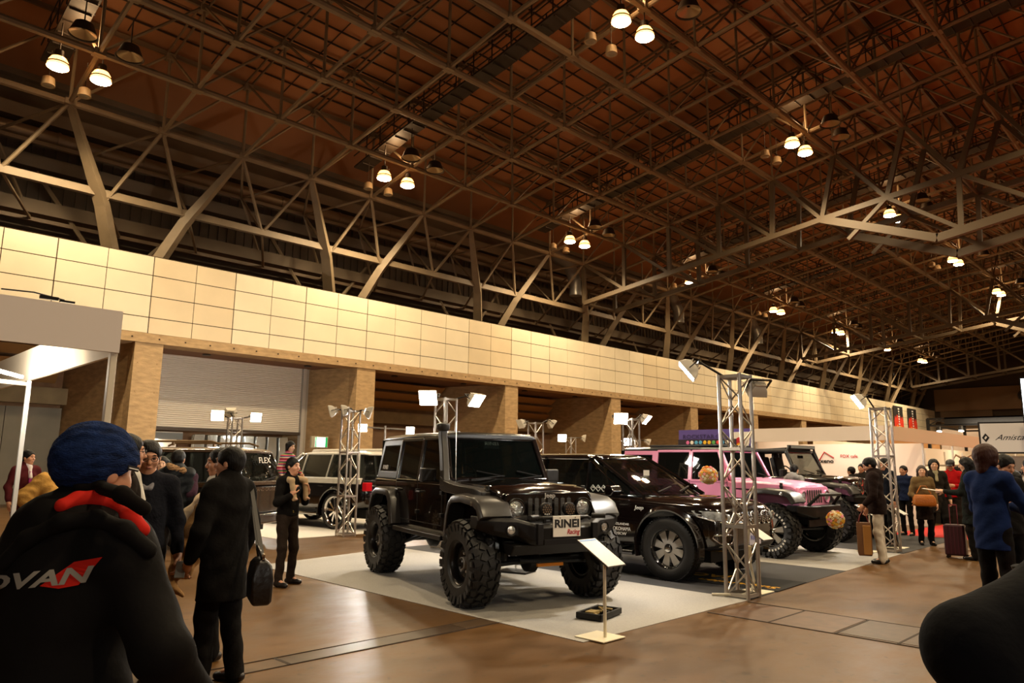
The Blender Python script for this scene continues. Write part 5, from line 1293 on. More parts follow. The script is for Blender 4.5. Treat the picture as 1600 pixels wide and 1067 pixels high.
for i, (x, y, w_, h_, c_) in enumerate(((63, 19, 5, 4.2, 'c9925a'), (72, 12.5, 4, 4.4, 'e0c8a8'), (71.5, 17, 3, 5.0, 'ead8cc'), (58, 9.5, 3, 3.2, 'ddcdb5'), (74, 8, 6, 4.0, 'c8a070'), (52, 9.8, 3.5, 2.9, 'd8ccb8'))):
    b = MB().bx(x, x+.3, y-w_/2, y+w_/2, 0, h_); b.bx(x-1.5, x, y-w_/2, y-w_/2+.2, 0, h_*.8)
    tag(b.build('distant_stand', mat('stand_'+c_, c_, .7), ), ('tan', 'cream', 'tall pale', 'low white', 'brown', 'small grey')[i]+' partition of a distant stand under the lighting rig', 'stand')
# ================================================================== PEOPLE
M_SKIN = mat('skin_tone', 'c99272', .5, 0, .05, 6)
M_SKINP = mat('skin_tone_light', 'dcae90', .5, 0, .05, 6)
M_HAIRB = mat('black_hair', '0c0908', .5, bump=.35, bscale=90, stretch=(1, 1, .2), spec=.22)
M_HAIRR = mat('auburn_hair', '351910', .55, bump=.4, bscale=60, stretch=(1, 1, .3), spec=.2)
M_EYE = mat('eye_dark', '17110e', .2)
M_LIP = mat('lips', 'a8645a', .5)
def cloth(name, col, bump=.5): return mat('cloth_'+name, col, .95, 0, .12, 9, bump, 26, spec=.12)
def fwd_pt(u, depth):
    """ground point seen in the direction of picture column u at the given distance"""
    a = _A-math.atan((u-800)/1135/math.cos(_P)); return Vector((depth*math.cos(a), depth*math.sin(a), 0)), math.degrees(a)
def rotm(yaw=0, pitch=0, roll=0): return Matrix.Rotation(R(yaw), 3, 'Z')@Matrix.Rotation(R(pitch), 3, 'Y')@Matrix.Rotation(R(roll), 3, 'X')
def person(label, loc, yaw, h=1.72, z0=0, lean=0, hyaw=0, hpitch=0, J=None, top=None, trs=None, shoe='1a1614', hair='short', hairm=None, skin=None,
           skirt=None, res=.008, thick=1.0, hands=(35, 35), handdir=(None, None), body_top=None, glasses=False, female=False, cat='person', collar=None, name='person', trk=1.0, tfl=1.0, legs=True, hairk=1.0):
    S = h/1.72; Jd = dict(pel=(0, 0, .95), waist=(0, 0, 1.08), chest=(0, 0, 1.29), up=(0, 0, 1.40), neck=(-.01, 0, 1.47), head=(.02, 0, 1.603))
    w = .93 if female else 1.0
    for s, n in ((1, 'L'), (-1, 'R')):
        Jd.update({'sh'+n: (0, s*.175*w, 1.405), 'el'+n: (-.03, s*.245*w, 1.13), 'wr'+n: (.05, s*.255*w, .89), 'hip'+n: (0, s*.09, .92), 'kn'+n: (.025, s*.10, .50), 'an'+n: (-.02, s*.105, .085), 'toe'+n: None})
    Rl = Matrix.Rotation(R(lean), 3, 'Y'); P0 = Vector(Jd['pel'])
    upn = ['waist', 'chest', 'up', 'neck', 'head', 'shL', 'shR', 'elL', 'elR', 'wrL', 'wrR']
    j = {}
    for k, v in Jd.items():
        if v is None: continue
        v = Vector(v); j[k] = (P0+Rl@(v-P0)) if k in upn else v
    for k, v in (J or {}).items(): j[k] = Vector(v)
    j = {k: v*S for k, v in j.items()}
    skin = skin or M_SKIN; e = empty(name, (loc[0], loc[1], z0), R(yaw), label=label, cat=cat)
    Hm = rotm(hyaw, hpitch+lean*.3); hc = j['head']
    def hp(x, y, z): return hc+Hm@(Vector((x, y, z))*S)
    def hr(c, r, k=.02, t='r'): return (t, tuple(hp(*c)), tuple(q*S for q in r), Hm, k*S)
    def cap(a, b, ra, rb, fl=1, k=.03): return ('c', tuple(a), tuple(b), ra*S, rb*S, fl, k*S)
    A = [cap(j['neck']-Vector((0, 0, .03)), hp(-.015, 0, -.05), .062, .054), hr((-.014, 0, .034), (.098, .077, .086)), hr((.022, 0, -.022), (.07, .064, .092), .03),
         hr((.045, 0, -.088), (.036, .036, .027), .03), cap(hp(.085, 0, .022), hp(.104, 0, -.020), .008, .0145, 1, .012), hr((.078, 0, .036), (.018, .046, .011), .015),
         hr((.082, 0, -.056), (.014, .024, .009), .01)]
    for s in (-1, 1):
        A += [hr((-.004, s*.078, -.004), (.020, .010, .031), .008), hr((.056, s*.042, -.02), (.028, .022, .026), .02), cap(hp(.092, s*.008, -.026), hp(.09, s*.013, -.026), .008, .006, 1, .006)]
    for s in (-1, 1): A.append(hr((.098, s*.031, .012), (.015, .017, .010), .008, 'x'))
    A += [cap(j['pel'], j['waist'], .125, .115, .75), cap(j['waist'], j['chest'], .115, .135, .72), cap(j['chest'], j['up'], .135, .10, .72), cap(j['shL'], j['shR'], .05, .05, 1, .05), cap(j['neck']-Vector((0, 0, .1)), j['neck'], .08, .06, 1, .05)]
    for n in 'LR':
        A += [cap(j['sh'+n], j['el'+n], .045, .038), cap(j['el'+n], j['wr'+n], .036, .026), cap(j['hip'+n], j['kn'+n], .072, .05), cap(j['kn'+n], j['an'+n], .048, .036)]
    for q, n in enumerate('LR'):      # hands: palm, four curled fingers, thumb
        d = (j['wr'+n]-j['el'+n]).normalized() if handdir[q] is None else Vector(handdir[q]).normalized()
        s = 1 if n == 'L' else -1
        inn = Vector((0, -s, 0)); inn = (inn-d*inn.dot(d)); inn = inn.normalized() if inn.length > .2 else Vector((0, 0, -1)); ac = d.cross(inn).normalized()
        if ac.x < 0: ac = -ac      # across the palm, thumb side forward
        Mr = Matrix((d, ac, inn)).transposed(); wr = j['wr'+n]
        A.append(('r', tuple(wr+d*.048*S), (.052*S, .040*S, .017*S), Mr, .012*S)); A.append(cap(wr, wr+d*.03*S, .027, .024))
        fr = max(.0085, res*.95)
        for f, (off, ln) in enumerate(((.030, .95), (.010, 1.05), (-.010, 1.0), (-.029, .8))):
            p = wr+(d*.088+ac*off)*S; ang = hands[q]*.5
            for seg, L_ in enumerate((.038, .026, .020)):
                dd = d*math.cos(R(ang))+inn*math.sin(R(ang)); p2 = p+dd*L_*ln*S
                A.append(('c', tuple(p), tuple(p2), fr*(1.05-.08*seg)*S, fr*(1-.1*seg)*S, 1, .004)); p = p2; ang += hands[q]
        p = wr+(d*.03+ac*.034)*S; p2 = p+(d*.030+ac*.026+inn*.018)*S; p3 = p2+(d*.030+ac*.004+inn*.016)*S
        A.append(('c', tuple(p), tuple(p2), fr*1.3*S, fr*1.1*S, 1, .008)); A.append(('c', tuple(p2), tuple(p3), fr*1.1*S, fr*.95*S, 1, .004))
    for n in 'LR':
        t = j.get('toe'+n) or (j['an'+n]+Vector((.14, (.02 if n == 'L' else -.02), -.05))*S); j['toe'+n] = t
        A.append(cap(j['an'+n], j['an'+n]+(t-j['an'+n])*.6, .03, .025))
    sdf(A, res, 'body', skin, e, wr=0)
    for s in (-1, 1):
        b = MB(Matrix.Translation(hp(.0865, s*.031, .0115))@Hm.to_4x4()); b.lathe((0, 0, 0), (1, 0, 0), [(-.004, .004*S), (0, .0125*S), (.004, .009*S), (.005, .003*S)], 10)
        cc_ = hp(.0865, s*.031, .0115); b.v = [tuple(cc_+Hm@(Vector((1, 1, .5))*(Hm.inverted()@(Vector(p_)-cc_)))) for p_ in b.v]
        b.build('eye', M_EYE, e, smooth=True)
    if res < .0085:
        b = MB()
        for s in (-1, 1): b.tube([hp(.092, s*.014, .034), hp(.093, s*.032, .040), hp(.083, s*.052, .032)], [.003*S, .0045*S, .002*S], 6)
        b.build('eyebrow', hairm or M_HAIRB, e); 
        b = MB().tube([hp(.088, -.021, -.057), hp(.0965, -.008, -.055), hp(.0965, .008, -.055), hp(.088, .021, -.057)], [.002*S, .005*S, .005*S, .002*S], 6); b.build('lips', M_LIP, e)
    if hair:
        t = .009*hairk; Hh = [hr((-.016, 0, .038), (.101+t, .081+t, .090+t), .02), hr((-.055, 0, -.01), (.05+t*.5, .068+t, .06), .03)]
        if hair == 'long':
            for s in (-1, 1): Hh += [cap(hp(-.01, s*.08, .02), hp(-.005, s*.085, -.17), .03, .03), cap(hp(-.005, s*.085, -.17), hp(.0, s*.09, -.28), .03, .02)]
            Hh += [cap(hp(-.07, 0, .0), hp(-.085, 0, -.2), .07, .065), cap(hp(-.085, 0, -.2), hp(-.07, 0, -.33), .065, .03)]
        if hair == 'bob': 
            for s in (-1, 1): Hh += [cap(hp(-.01, s*.075, .04), hp(-.015, s*.078, -.07), .034, .03)]
            Hh += [cap(hp(-.06, 0, .02), hp(-.07, 0, -.09), .075, .06)]
        if hair == 'shaggy': Hh += [hr((-.03, 0, .045), (.118, .100, .100), .02), cap(hp(-.06, 0, .0), hp(-.075, 0, -.10), .085, .06), cap(hp(-.01, .07, .02), hp(-.01, .075, -.05), .04, .03), cap(hp(-.01, -.07, .02), hp(-.01, -.075, -.05), .04, .03)]
        Hh += [('x', *hr((.088, 0, -.035), (.066, .072, .098), .01)[1:])]
        if hair in ('short',):
            Hh += [('x', *hr((.02, 0, -.15), (.115, .2, .115), .01)[1:])]
        sdf(Hh, min(res, .008), 'hair', hairm or M_HAIRB, e, wr=.002, wf=90)
    if top:
        T = thick; tr_ = (.150+.018*(T-1)*4); B = []
        hemz = top.get('hem', .86)
        B += [cap(j['pel'], j['waist'], .150*T, .146*T, .74*tfl, .05), cap(j['waist'], j['chest'], .146*T, .158*T, .72*tfl, .05), cap(j['chest'], j['up'], .158*T, .118*T, .72*tfl, .05),
              cap(j['shL']+Vector((0, -.03, 0))*S, j['shR']+Vector((0, .03, 0))*S, .068*T, .068*T, 1, .06), cap(j['up'], j['neck'], .085, .066, 1, .05)]
        if top.get('collar', True): B += [cap(j['neck']-Vector((0, 0, .02)), j['neck']+(hc-j['neck'])*.28, .074*min(T, 1.15), .072*min(T, 1.15), 1, .02)]
        low = Vector((j['pel'].x*.6, 0, hemz*S-.12*S)); fl = top.get('flare', .165)
        B += [cap(j['pel'], low, .156*T, fl*T, .78*tfl, .05)]
        for n in 'LR':
            B += [cap(j['sh'+n], j['el'+n], .066*T, .054*T, 1, .05), cap(j['el'+n], j['wr'+n]+(j['el'+n]-j['wr'+n])*.12, .054*T, .043*T, 1, .03)]
        if top.get('hood'): B += [cap(j['neck']+Vector((-.07, .07, -.02))*S, j['neck']+Vector((-.07, -.07, -.02))*S, .07, .07, 1, .04), cap(j['neck']+Vector((-.10, 0, -.10))*S, j['neck']+Vector((-.08, 0, 0))*S, .06, .07, 1, .04)]
        cuts = [((0, 0, hemz*S), (0, 0, -1))]
        sdf(B, max(res, .009), top.get('name', 'jacket'), top['m'], e, cuts, wr=top.get('wr', .006), wf=top.get('wf', 32), seed=int(loc[0]*10))
        if top.get('shirt'):
            b = [cap(j['neck']-Vector((-.055, 0, .02))*S, j['chest']+Vector((.085, 0, 0))*S, .035, .03, 1, .02), cap(j['neck']-Vector((-.02, 0, .02))*S, j['neck']+(hc-j['neck'])*.36, .066, .064, 1, .02)]
            b = [(p[0], (p[1][0]+.03*S, p[1][1], p[1][2]), (p[2][0]+(.04 if i_ == 0 else 0)*S, p[2][1], p[2][2]), *p[3:]) for i_, p in enumerate(b)]
            sdf(b, .009, 'shirt', top['shirt'], e)
        if top.get('tie'):
            t_ = MB(); n0 = j['neck']+Vector((.105, 0, -.03))*S; t_.loft([[(n0.x+dx, y*ww, n0.z-dz) for y in (-1, 1)]+[(n0.x+dx-.012, y*ww, n0.z-dz) for y in (1, -1)] for dx, dz, ww in ((0, 0, .018), (.035, .06, .022), (.05, .22, .03), (.045, .36, .02))]); t_.build('tie', top['tie'], e)
    if legs:
        if skirt:
            sdf([cap(j['pel'], Vector((0, 0, skirt['hem']*S-.1)), .145, .19, .85, .04)], .01, 'skirt', skirt['m'], e, [((0, 0, skirt['hem']*S), (0, 0, -1))], wr=.005)
        if trs:
            B = [('e', tuple(j['pel']-Vector((0, 0, .02))), (.115*S, .15*S, .12*S), .05)]
            for n in 'LR': B += [cap(j['hip'+n], j['kn'+n], .088*trk, .066*trk, 1, .04), cap(j['kn'+n], j['an'+n]-Vector((0, 0, .03))*S, .064*trk, .056*trk, 1, .03)]
            sdf(B, max(res, .009), 'trousers', trs, e, wr=.005, wf=36, seed=3)
        B = []
        for n in ('LR' if shoe else ''):
            a = j['an'+n]; t = j['toe'+n]; d = (t-a); d.z = 0; d = d.normalized()
            B += [cap(a-d*.045-Vector((0, 0, .043)), a+d*.05-Vector((0, 0, .045)), .036, .036, 1, .02), cap(a+d*.05-Vector((0, 0, .045)), a+d*.15-Vector((0, 0, .052)), .040, .030, 1, .02), cap(a-Vector((0, 0, .04)), a, .04, .044, 1, .02)]
        zmin = min(j['anL'].z, j['anR'].z)-.085*S
        if shoe: sdf(B, .007, 'shoes', mat('shoe_'+shoe, shoe, .35), e, [((0, 0, zmin+.003), (0, 0, -1))] if z0 == 0 or True else [])
    if glasses:
        b = MB()
        for s in (-1, 1):
            pts = [hp(.105, s*.032+.022*math.cos(t), .010+.015*math.sin(t)) for t in [2*math.pi*i/14 for i in range(15)]]; b.tube(pts, .0022, 5)
            b.tube([hp(.103, s*.054, .014), hp(.0, s*.082, .012)], .002, 5)
        b.tube([hp(.106, -.01, .014), hp(.106, .01, .014)], .002, 5); b.build('spectacles', mat('spectacle_frame', '1b1614', .3), e)
    if z0: pass
    return e, j, hp, Hm
def wpt(e, v): return e.matrix_basis@Vector(v)
def cloth_thing(name, prims, m, label, cat, res=.01, wr=.006, wf=40, cuts=()):
    o = sdf(prims, res, name, m, None, cuts, wr=wr, wf=wf); return tag(o, label, cat)
def on_surface(o, tgt, d, off=.003):
    """lay a flat text mesh on a curved garment by casting along d (both in the parent's space)"""
    t = BVHTree.FromPolygons([v.co for v in tgt.data.vertices], [p.vertices for p in tgt.data.polygons]); M = o.matrix_basis.copy(); d = Vector(d).normalized()
    import bmesh
    bm = bmesh.new(); bm.from_mesh(o.data)
    for _ in range(2):
        bmesh.ops.subdivide_edges(bm, edges=[e for e in bm.edges if e.calc_length() > .03], cuts=1, use_grid_fill=True)
    bm.to_mesh(o.data); bm.free(); zs_ = sorted(v.co.z for v in o.data.vertices); zm_ = zs_[len(zs_)//2]
    for v in o.data.vertices:
        p = M@v.co; h = t.ray_cast(p-d*.8, d)[0]
        if h is not None: v.co = h-d*off
        else: v.co = p
    o.matrix_basis = Matrix.Identity(4)
BLK = cloth('black_wool', '12100f', .3); NAVY = cloth('navy', '141821'); CHAR = cloth('charcoal', '26221f')
BTR = cloth('black_trousers', '131110', .3)
# --- man in blue knit cap, close to the camera
p, a = fwd_pt(136, 2.40)
pe, J_, hp_, Hm_ = person('man in blue knit cap and black padded jacket with red collar, walking close by', p, 20, 1.68, lean=5, hyaw=-2, hpitch=10, thick=1.30, tfl=1.2,
    J=dict(elL=(.0, .34, 1.13), wrL=(.16, .33, .93), elR=(.06, -.36, 1.13), wrR=(.26, -.31, .95), knL=(.16, .11, .50), anL=(.22, .11, .09), knR=(-.05, -.1, .5), anR=(-.28, -.1, .13)),
    top=dict(m=mat('cloth_black_padded', '0d0a09', .8, 0, .15, 6, .4, 9, spec=.12), hem=.74, wr=.010, wf=26, hood=True), trs=BTR, hair=None, res=.006)
S_ = 1.68/1.72
def H3(c, r, k=.02, t='r'): return (t, tuple(hp_(*c)), tuple(q*S_ for q in r), Hm_, k)
sdf([H3((-.018, 0, .050), (.116, .094, .098)), H3((-.050, 0, .012), (.080, .084, .080), .04), H3((.02, 0, .03), (.088, .088, .07), .03), ('x', *H3((.110, 0, -.045), (.125, .15, .095))[1:]), ('x', *H3((.02, 0, -.150), (.3, .3, .10))[1:])], .005, 'knit_cap', mat('blue_knit', '1b2c55', .95, 0, .6, 22, .8, 110, stretch=(1, 1, 3), spec=.1), pe, wr=.002, wf=150)
Ml = Matrix.Translation(hp_(.045, -.088, .022))@Hm_.to_4x4(); b = MB(Ml); b.box((0, -.004, 0), (.036, .006, .013)); o = b.build('cap_label', M_INKT, pe); MB(Ml).box((0, -.0085, -.001), (.03, .002, .003)).build('label_stripe', M_LET, o)
jk = [c for c in pe.children if c.name.startswith('jacket')][0]; nk = J_['neck']
Mw = Matrix.Translation((p.x, p.y, 0))@Matrix.Rotation(R(20), 4, 'Z'); Mi_ = Mw.inverted(); Co = Mi_@Vector((0, 0, 1.6))
tj = BVHTree.FromPolygons([v.co for v in jk.data.vertices], [q.vertices for q in jk.data.polygons])
def skin_hit(u, v, off=.006):
    d = ((Mi_@cam_pt(u, v, 1))-Co).normalized(); h = tj.ray_cast(Co, d)[0]
    return (h if h is not None else Co+d*2.1)-d*off
def strap_on(name, pts, m, r0=.024, res=.006): 
    q = [skin_hit(*u) for u in pts]; return sdf([('c', tuple(a_), tuple(b_), r0, r0, 1, .02) for a_, b_ in zip(q, q[1:])], res, name, m, pe)
strap_on('red_collar', ((98, 790), (122, 781), (150, 779), (178, 788), (203, 806), (222, 828)), mat('cloth_red', 'b81e12', .8, spec=.15), .020)
strap_on('stand_collar', ((125, 760), (155, 761), (190, 772), (225, 795)), mat('cloth_black_collar', '100c0a', .9, spec=.1), .018)
strap_on('hood', ((8, 880), (45, 842), (98, 816), (150, 811), (195, 828), (232, 860)), MATS['cloth_black_padded'], .022, .007)
def print_on(name, obj_or_poly, m, fx):
    """lay a printed mark on the back of the jacket; fx maps its own coordinates to picture points"""
    me = obj_or_poly
    import bmesh
    bm = bmesh.new(); bm.from_mesh(me)
    for _ in range(3): bmesh.ops.subdivide_edges(bm, edges=[e for e in bm.edges if e.calc_length() > .12], cuts=1, use_grid_fill=True)
    bmesh.ops.triangulate(bm, faces=bm.faces); bm.to_mesh(me); bm.free()
    for v in me.vertices: v.co = skin_hit(*fx(v.co.x, v.co.y), .012 if name == 'back_lettering' else .008)
    me.materials.clear(); return link_mesh(name, me, m, pe)
fl_ = bpy.data.meshes.new('f'); fl_.from_pydata([(x, y, 0) for x, y in ((.0, -.1), (.55, .9), (1, 1.1), (.62, -.05), (.3, -.2))], [], [(0, 1, 2, 3, 4)])
print_on('red_flash', fl_, MATS['cloth_red'], lambda x, y: (62+98*x, 912-38*y))
t_ = text('x', 'ADVAN', M_LET, (0, 0, 0), (0, 0, 0), 1, None, 0, shear=.3, align='LEFT', bold=.03); tm = t_.data; bpy.data.objects.remove(t_)
print_on('back_lettering', tm, mat('logo_grey', '8d867b', .7, spec=.1), lambda x, y: (-78+62*x, 912-34*y-.10*(62*x-78)))
# --- two men with spectacles
p, a = fwd_pt(213, 5.75); person('man with spectacles seen in profile behind the blue knit cap', p, -12, 1.76, top=dict(m=cloth('dark_brown', '1f1713'), shirt=cloth('white_shirt', 'd8d4cc', .1)), trs=BTR, glasses=True)
p, a = fwd_pt(249, 6.25); pp = person('man with spectacles in dark cardigan with grey neck scarf, facing the camera', p, a+186, 1.73, hpitch=12, top=dict(m=cloth('navy_cardigan', '1a1b22'), hem=.8, collar=False), trs=BTR, glasses=True)
sc = pp[1]; sdf([('c', tuple(sc['neck']+Vector((.03, .07, .0))), tuple(sc['neck']+Vector((.11, .02, -.09))), .026, .022, 1, .02), ('c', tuple(sc['neck']+Vector((.03, -.07, .0))), tuple(sc['neck']+Vector((.11, -.02, -.09))), .026, .022, 1, .02), ('c', tuple(sc['neck']+Vector((-.04, .06, .0))), tuple(sc['neck']+Vector((-.04, -.06, .0))), .03, .03, 1, .02)], .007, 'neck_scarf', cloth('grey_scarf', '7d7b80'), pp[0])
# --- fur hood
p, a = fwd_pt(293, 11.4); pp = person('person in dark padded coat with fur-trimmed hood, seen from behind', p, a-20, 1.73, thick=1.2, lean=4, J=dict(elL=(.05, .30, 1.14), wrL=(.2, .2, 1.1)), top=dict(m=mat('cloth_dark_teal_padded', '101418', .6, 0, .2, 8, .5, 14, spec=.18), hem=.72, wr=.010, wf=44, hood=True), trs=CHAR)
k_ = pp[1]; nk = k_['neck']
sdf([('c', tuple(nk+Vector((-.06, .10, .05))), tuple(nk+Vector((-.14, .02, .02))), .035, .04, 1, .03), ('c', tuple(nk+Vector((-.14, .02, .02))), tuple(nk+Vector((-.10, -.12, -.02))), .04, .035, 1, .03), ('c', tuple(nk+Vector((-.10, -.12, -.02))), tuple(nk+Vector((.0, -.17, -.08))), .035, .025, 1, .03)], .007, 'fur_trim', mat('fur_tan', '9a7650', 1, 0, .4, 40, 1, 90), pp[0], wr=.007, wf=160)
sdf([('c', tuple(k_['shR']+Vector((.02, -.03, -.06))), tuple(k_['elR']), .085, .075, 1, .03)], .009, 'purple_sleeve_panel', cloth('purple', '3a2530'), pp[0], wr=.006)
p, a = fwd_pt(271, 12.6); person('small distant woman with dark hair looking over between the cars', p, a+175, 1.64, female=True, hair='bob', skin=M_SKINP, res=.011, top=dict(m=CHAR), trs=BTR)
# --- man in suit half hidden, facing away from the column of people
p, a = fwd_pt(362, 6.75); pp = person('man in dark suit and white shirt in profile, mostly hidden by the black coat', p, a+98, 1.69, hpitch=4, J=dict(elL=(.05, .23, 1.10), wrL=(.27, .16, 1.12), elR=(-.02, -.26, 1.1), wrR=(.1, -.24, .9)), top=dict(m=CHAR, shirt=cloth('white_shirt', 'd8d4cc', .1), hem=.8), trs=BTR, shoe='241a14')
# draped beige coat
p, a = fwd_pt(309, 6.5); ux = Vector((math.sin(R(a)), -math.cos(R(a)), 0)); q_ = p
def dp(u, z, f=0): v = q_+ux*u-Vector((math.cos(R(a)), math.sin(R(a)), 0))*f; return (v.x, v.y, z)
co_ = empty('draped_coat', tuple(q_), 0, label='beige coat with cream hood held over an arm beside the man in black coat', cat='coat')
o = sdf([('c', dp(-.03, 1.13), dp(.16, 1.27), .035, .07, 1, .05), ('c', dp(.16, 1.27), dp(.30, 1.25), .07, .06, 1, .05), ('c', dp(-.03, 1.13), dp(.12, 1.08), .03, .05, 1, .05)], .008, 'cream_hood', cloth('cream', 'd8c0a0'), None, wr=.01, wf=40); o.parent = co_; o.location = -q_
o = sdf([('c', dp(.15, 1.20), dp(.02, .92), .09, .07, 1, .05), ('c', dp(.2, 1.15), dp(.06, .72), .07, .05, 1, .05), ('c', dp(.02, .92), dp(-.04, .62), .07, .035, 1, .05), ('c', dp(-.04, .62), dp(.05, .55), .03, .02, 1, .04)], .008, 'coat_cloth', cloth('tan', 'a07a4e'), None, wr=.012, wf=34); o.parent = co_; o.location = -q_
# --- man in black coat with shoulder bag
p, a = fwd_pt(376, 6.02)
pe, J_, hp_, Hm_ = person('man in long black coat seen from behind with a shoulder bag', p, a+48, 1.69, hyaw=22, thick=1.15, trk=1.22, res=.0065,
    J=dict(elL=(.0, .27, 1.12), wrL=(.13, .22, .88), knL=(.05, .09, .50), anL=(.05, .10, .085), knR=(.0, -.1, .5), anR=(-.10, -.09, .085), toeL=(.20, .14, .04), toeR=(.06, -.07, .04)),
    top=dict(m=BLK, hem=.60, flare=.19, name='coat', wr=.006), trs=BTR, shoe='1d1511', hands=(40, 25))
w_ = J_['wrL']+Vector((.06, .01, -.05)); ph_ = tag(MB().box(tuple(wpt(pe, w_)), (.012, .07, .13), (0, .6, R(60))).build('mobile_phone', mat('phone_grey', '9aa0a4', .25, .5), bevel=.004), 'grey mobile phone in the hand of the man in black coat', 'phone')
bg = empty('shoulder_bag', tuple(fwd_pt(431, 5.72)[0]+Vector((0, 0, .60))), R(70), label='black leather shoulder bag hanging behind the man in black coat', cat='bag')
b = MB().loft([[(x*w, y*d, z) for x, y in ((-1, -1), (1, -1), (1, 1), (-1, 1))] for z, w, d in ((0, .15, .055), (.03, .17, .07), (.18, .175, .075), (.27, .165, .06), (.31, .15, .03))]); b.build('bag_body', mat('leather_black', '120d0b', .35, bump=.3, bscale=30), bg, bevel=.022, seg=3, smooth='a')
b = MB().tube([(-.12, 0, .30), (-.10, .02, .36), (0, .03, .40), (.10, .02, .36), (.12, 0, .30)], .010, 8); b.build('handle', MATS['leather_black'], bg, smooth='a')
st0 = wpt(pe, J_['shR']+Vector((-.03, -.02, .06))); bl0 = bg.location; b = MB(); Mi = bg.matrix_basis.inverted()
s1 = Mi@st0; b.bar(tuple(s1), (.12, 0, .30), .03, .006); b.bar(tuple(s1), (-.12, 0, .30), .03, .006); b.build('strap', mat('strap_black', '201a16', .5), bg)
b = MB().lathe((-.12, 0, .32), (0, 1, 0), [(-.008, .018), (.008, .018)], 10); b.lathe((-.12, -.0, .34), (1, 0, .2), [(-.01, .012), (.03, .01)], 8); b.build('ring_fitting', M_CHR, bg)
# --- man carrying a child on his shoulders
p, a = fwd_pt(466, 10.35); cy_ = a+180+48
pe, J_, hp_, Hm_ = person('man in black top and belted dark trousers carrying a child on his shoulders', p, cy_, 1.64, hyaw=4, lean=2,
    J=dict(elL=(.06, .28, 1.12), wrL=(.19, .17, 1.24), elR=(.06, -.28, 1.12), wrR=(.19, -.15, 1.22), knL=(.03, .13, .50), anL=(-.02, .15, .085), knR=(.06, -.13, .5), anR=(.05, -.16, .085)),
    top=dict(m=BLK, hem=.93, name='top'), trs=cloth('dark_brown_denim', '2a211b'), hands=(30, 30), handdir=((.1, -.3, 1), (.1, .3, 1)))
b = MB().lathe((0, 0, .94), (0, 0, 1), [(-.02, .128), (.02, .128)], 28); b.v = [(x*.82, y*1.12, z) for x, y, z in b.v]; be = b.build('belt', mat('belt_leather', '2b1d12', .4), pe, smooth='a')
MB().box((.112, 0, .94), (.012, .06, .045)).build('buckle', mat('gold_buckle', 'c9a860', .25, .9), be, bevel=.005)
kid, Jk, hk, Hk = person('small child in striped sweater sitting on the shoulders of a man', p, cy_, 1.00, z0=.85, hyaw=-4, hpitch=8, hairk=1.4, female=True, skin=M_SKINP, hair='bob', res=.007,
    J=dict(pel=(-.10, 0, .95), waist=(-.10, 0, 1.08), chest=(-.09, 0, 1.27), up=(-.09, 0, 1.38), neck=(-.08, 0, 1.45), head=(-.03, 0, 1.62), shL=(-.09, .15, 1.38), shR=(-.09, -.15, 1.38), elL=(-.04, .24, 1.16), wrL=(.10, .26, 1.0), elR=(-.10, -.25, 1.14), wrR=(.0, -.26, .96),
           hipL=(-.08, .12, .90), knL=(.27, .22, .86), anL=(.34, .19, .48), hipR=(-.08, -.12, .90), knR=(.27, -.22, .86), anR=(.34, -.19, .48)),
    top=dict(m=None, hem=.80, name='sweater', wr=.004), trs=cloth('beige_trousers', 'b39a78'), shoe=None)
def striped():
    m = bpy.data.materials.new('striped_knit'); m.use_nodes = True; nt = m.node_tree; b = nt.nodes['Principled BSDF']; b.inputs['Roughness'].default_value = .9
    tc = nt.nodes.new('ShaderNodeTexCoord'); sp = nt.nodes.new('ShaderNodeSeparateXYZ'); nt.links.new(tc.outputs['Object'], sp.inputs[0])
    ma = nt.nodes.new('ShaderNodeMath'); ma.operation = 'MULTIPLY'; ma.inputs[1].default_value = 9; nt.links.new(sp.outputs['Z'], ma.inputs[0])
    fr = nt.nodes.new('ShaderNodeMath'); fr.operation = 'FRACT'; nt.links.new(ma.outputs[0], fr.inputs[0])
    r = nt.nodes.new('ShaderNodeValToRGB'); r.color_ramp.interpolation = 'CONSTANT'; cols = ['8c1f33', 'd8c0a0', '32406a', 'c23a50', '6a8a4a', '2a2030', 'd87a90', '8c1f33']
    for i in range(6): r.color_ramp.elements.new(.5)
    for i, c in enumerate(cols): r.color_ramp.elements[i].position = i/8; r.color_ramp.elements[i].color = (*srgb(c), 1)
    nt.links.new(fr.outputs[0], r.inputs[0]); nt.links.new(r.outputs[0], b.inputs['Base Color']); return m
sw = [c for c in kid.children if c.name.startswith('sweater')][0]; sw.data.materials.clear(); sw.data.materials.append(striped())
# --- man in maroon suit
p, a = fwd_pt(66, 14.6); pp = person('man in maroon suit and purple tie standing beyond the booth frame', p, a+215, 1.72, hyaw=18, J=dict(elL=(.0, .26, 1.12), wrL=(.2, .2, .98)), top=dict(m=cloth('maroon', '4d1c20', .2), hem=.78, shirt=cloth('pale_shirt', 'd8cfd0', .1), tie=mat('tie_purple', '8a1a6a', .5)), trs=cloth('maroon', '4d1c20'), res=.0082)
p, a = fwd_pt(90, 14.3); v_ = p; cloth_thing('carried_coat', [('c', (v_.x-.2, v_.y, .98), (v_.x+.05, v_.y, 1.22), .12, .14, 1, .06), ('c', (v_.x+.05, v_.y, 1.22), (v_.x+.16, v_.y-.1, 1.0), .14, .12, 1, .06), ('c', (v_.x-.15, v_.y, 1.0), (v_.x-.1, v_.y, .6), .12, .1, 1, .06)], cloth('golden_tan', 'b58a48'), 'golden tan coat bundled over the arm of the man in maroon suit', 'coat', wr=.012)
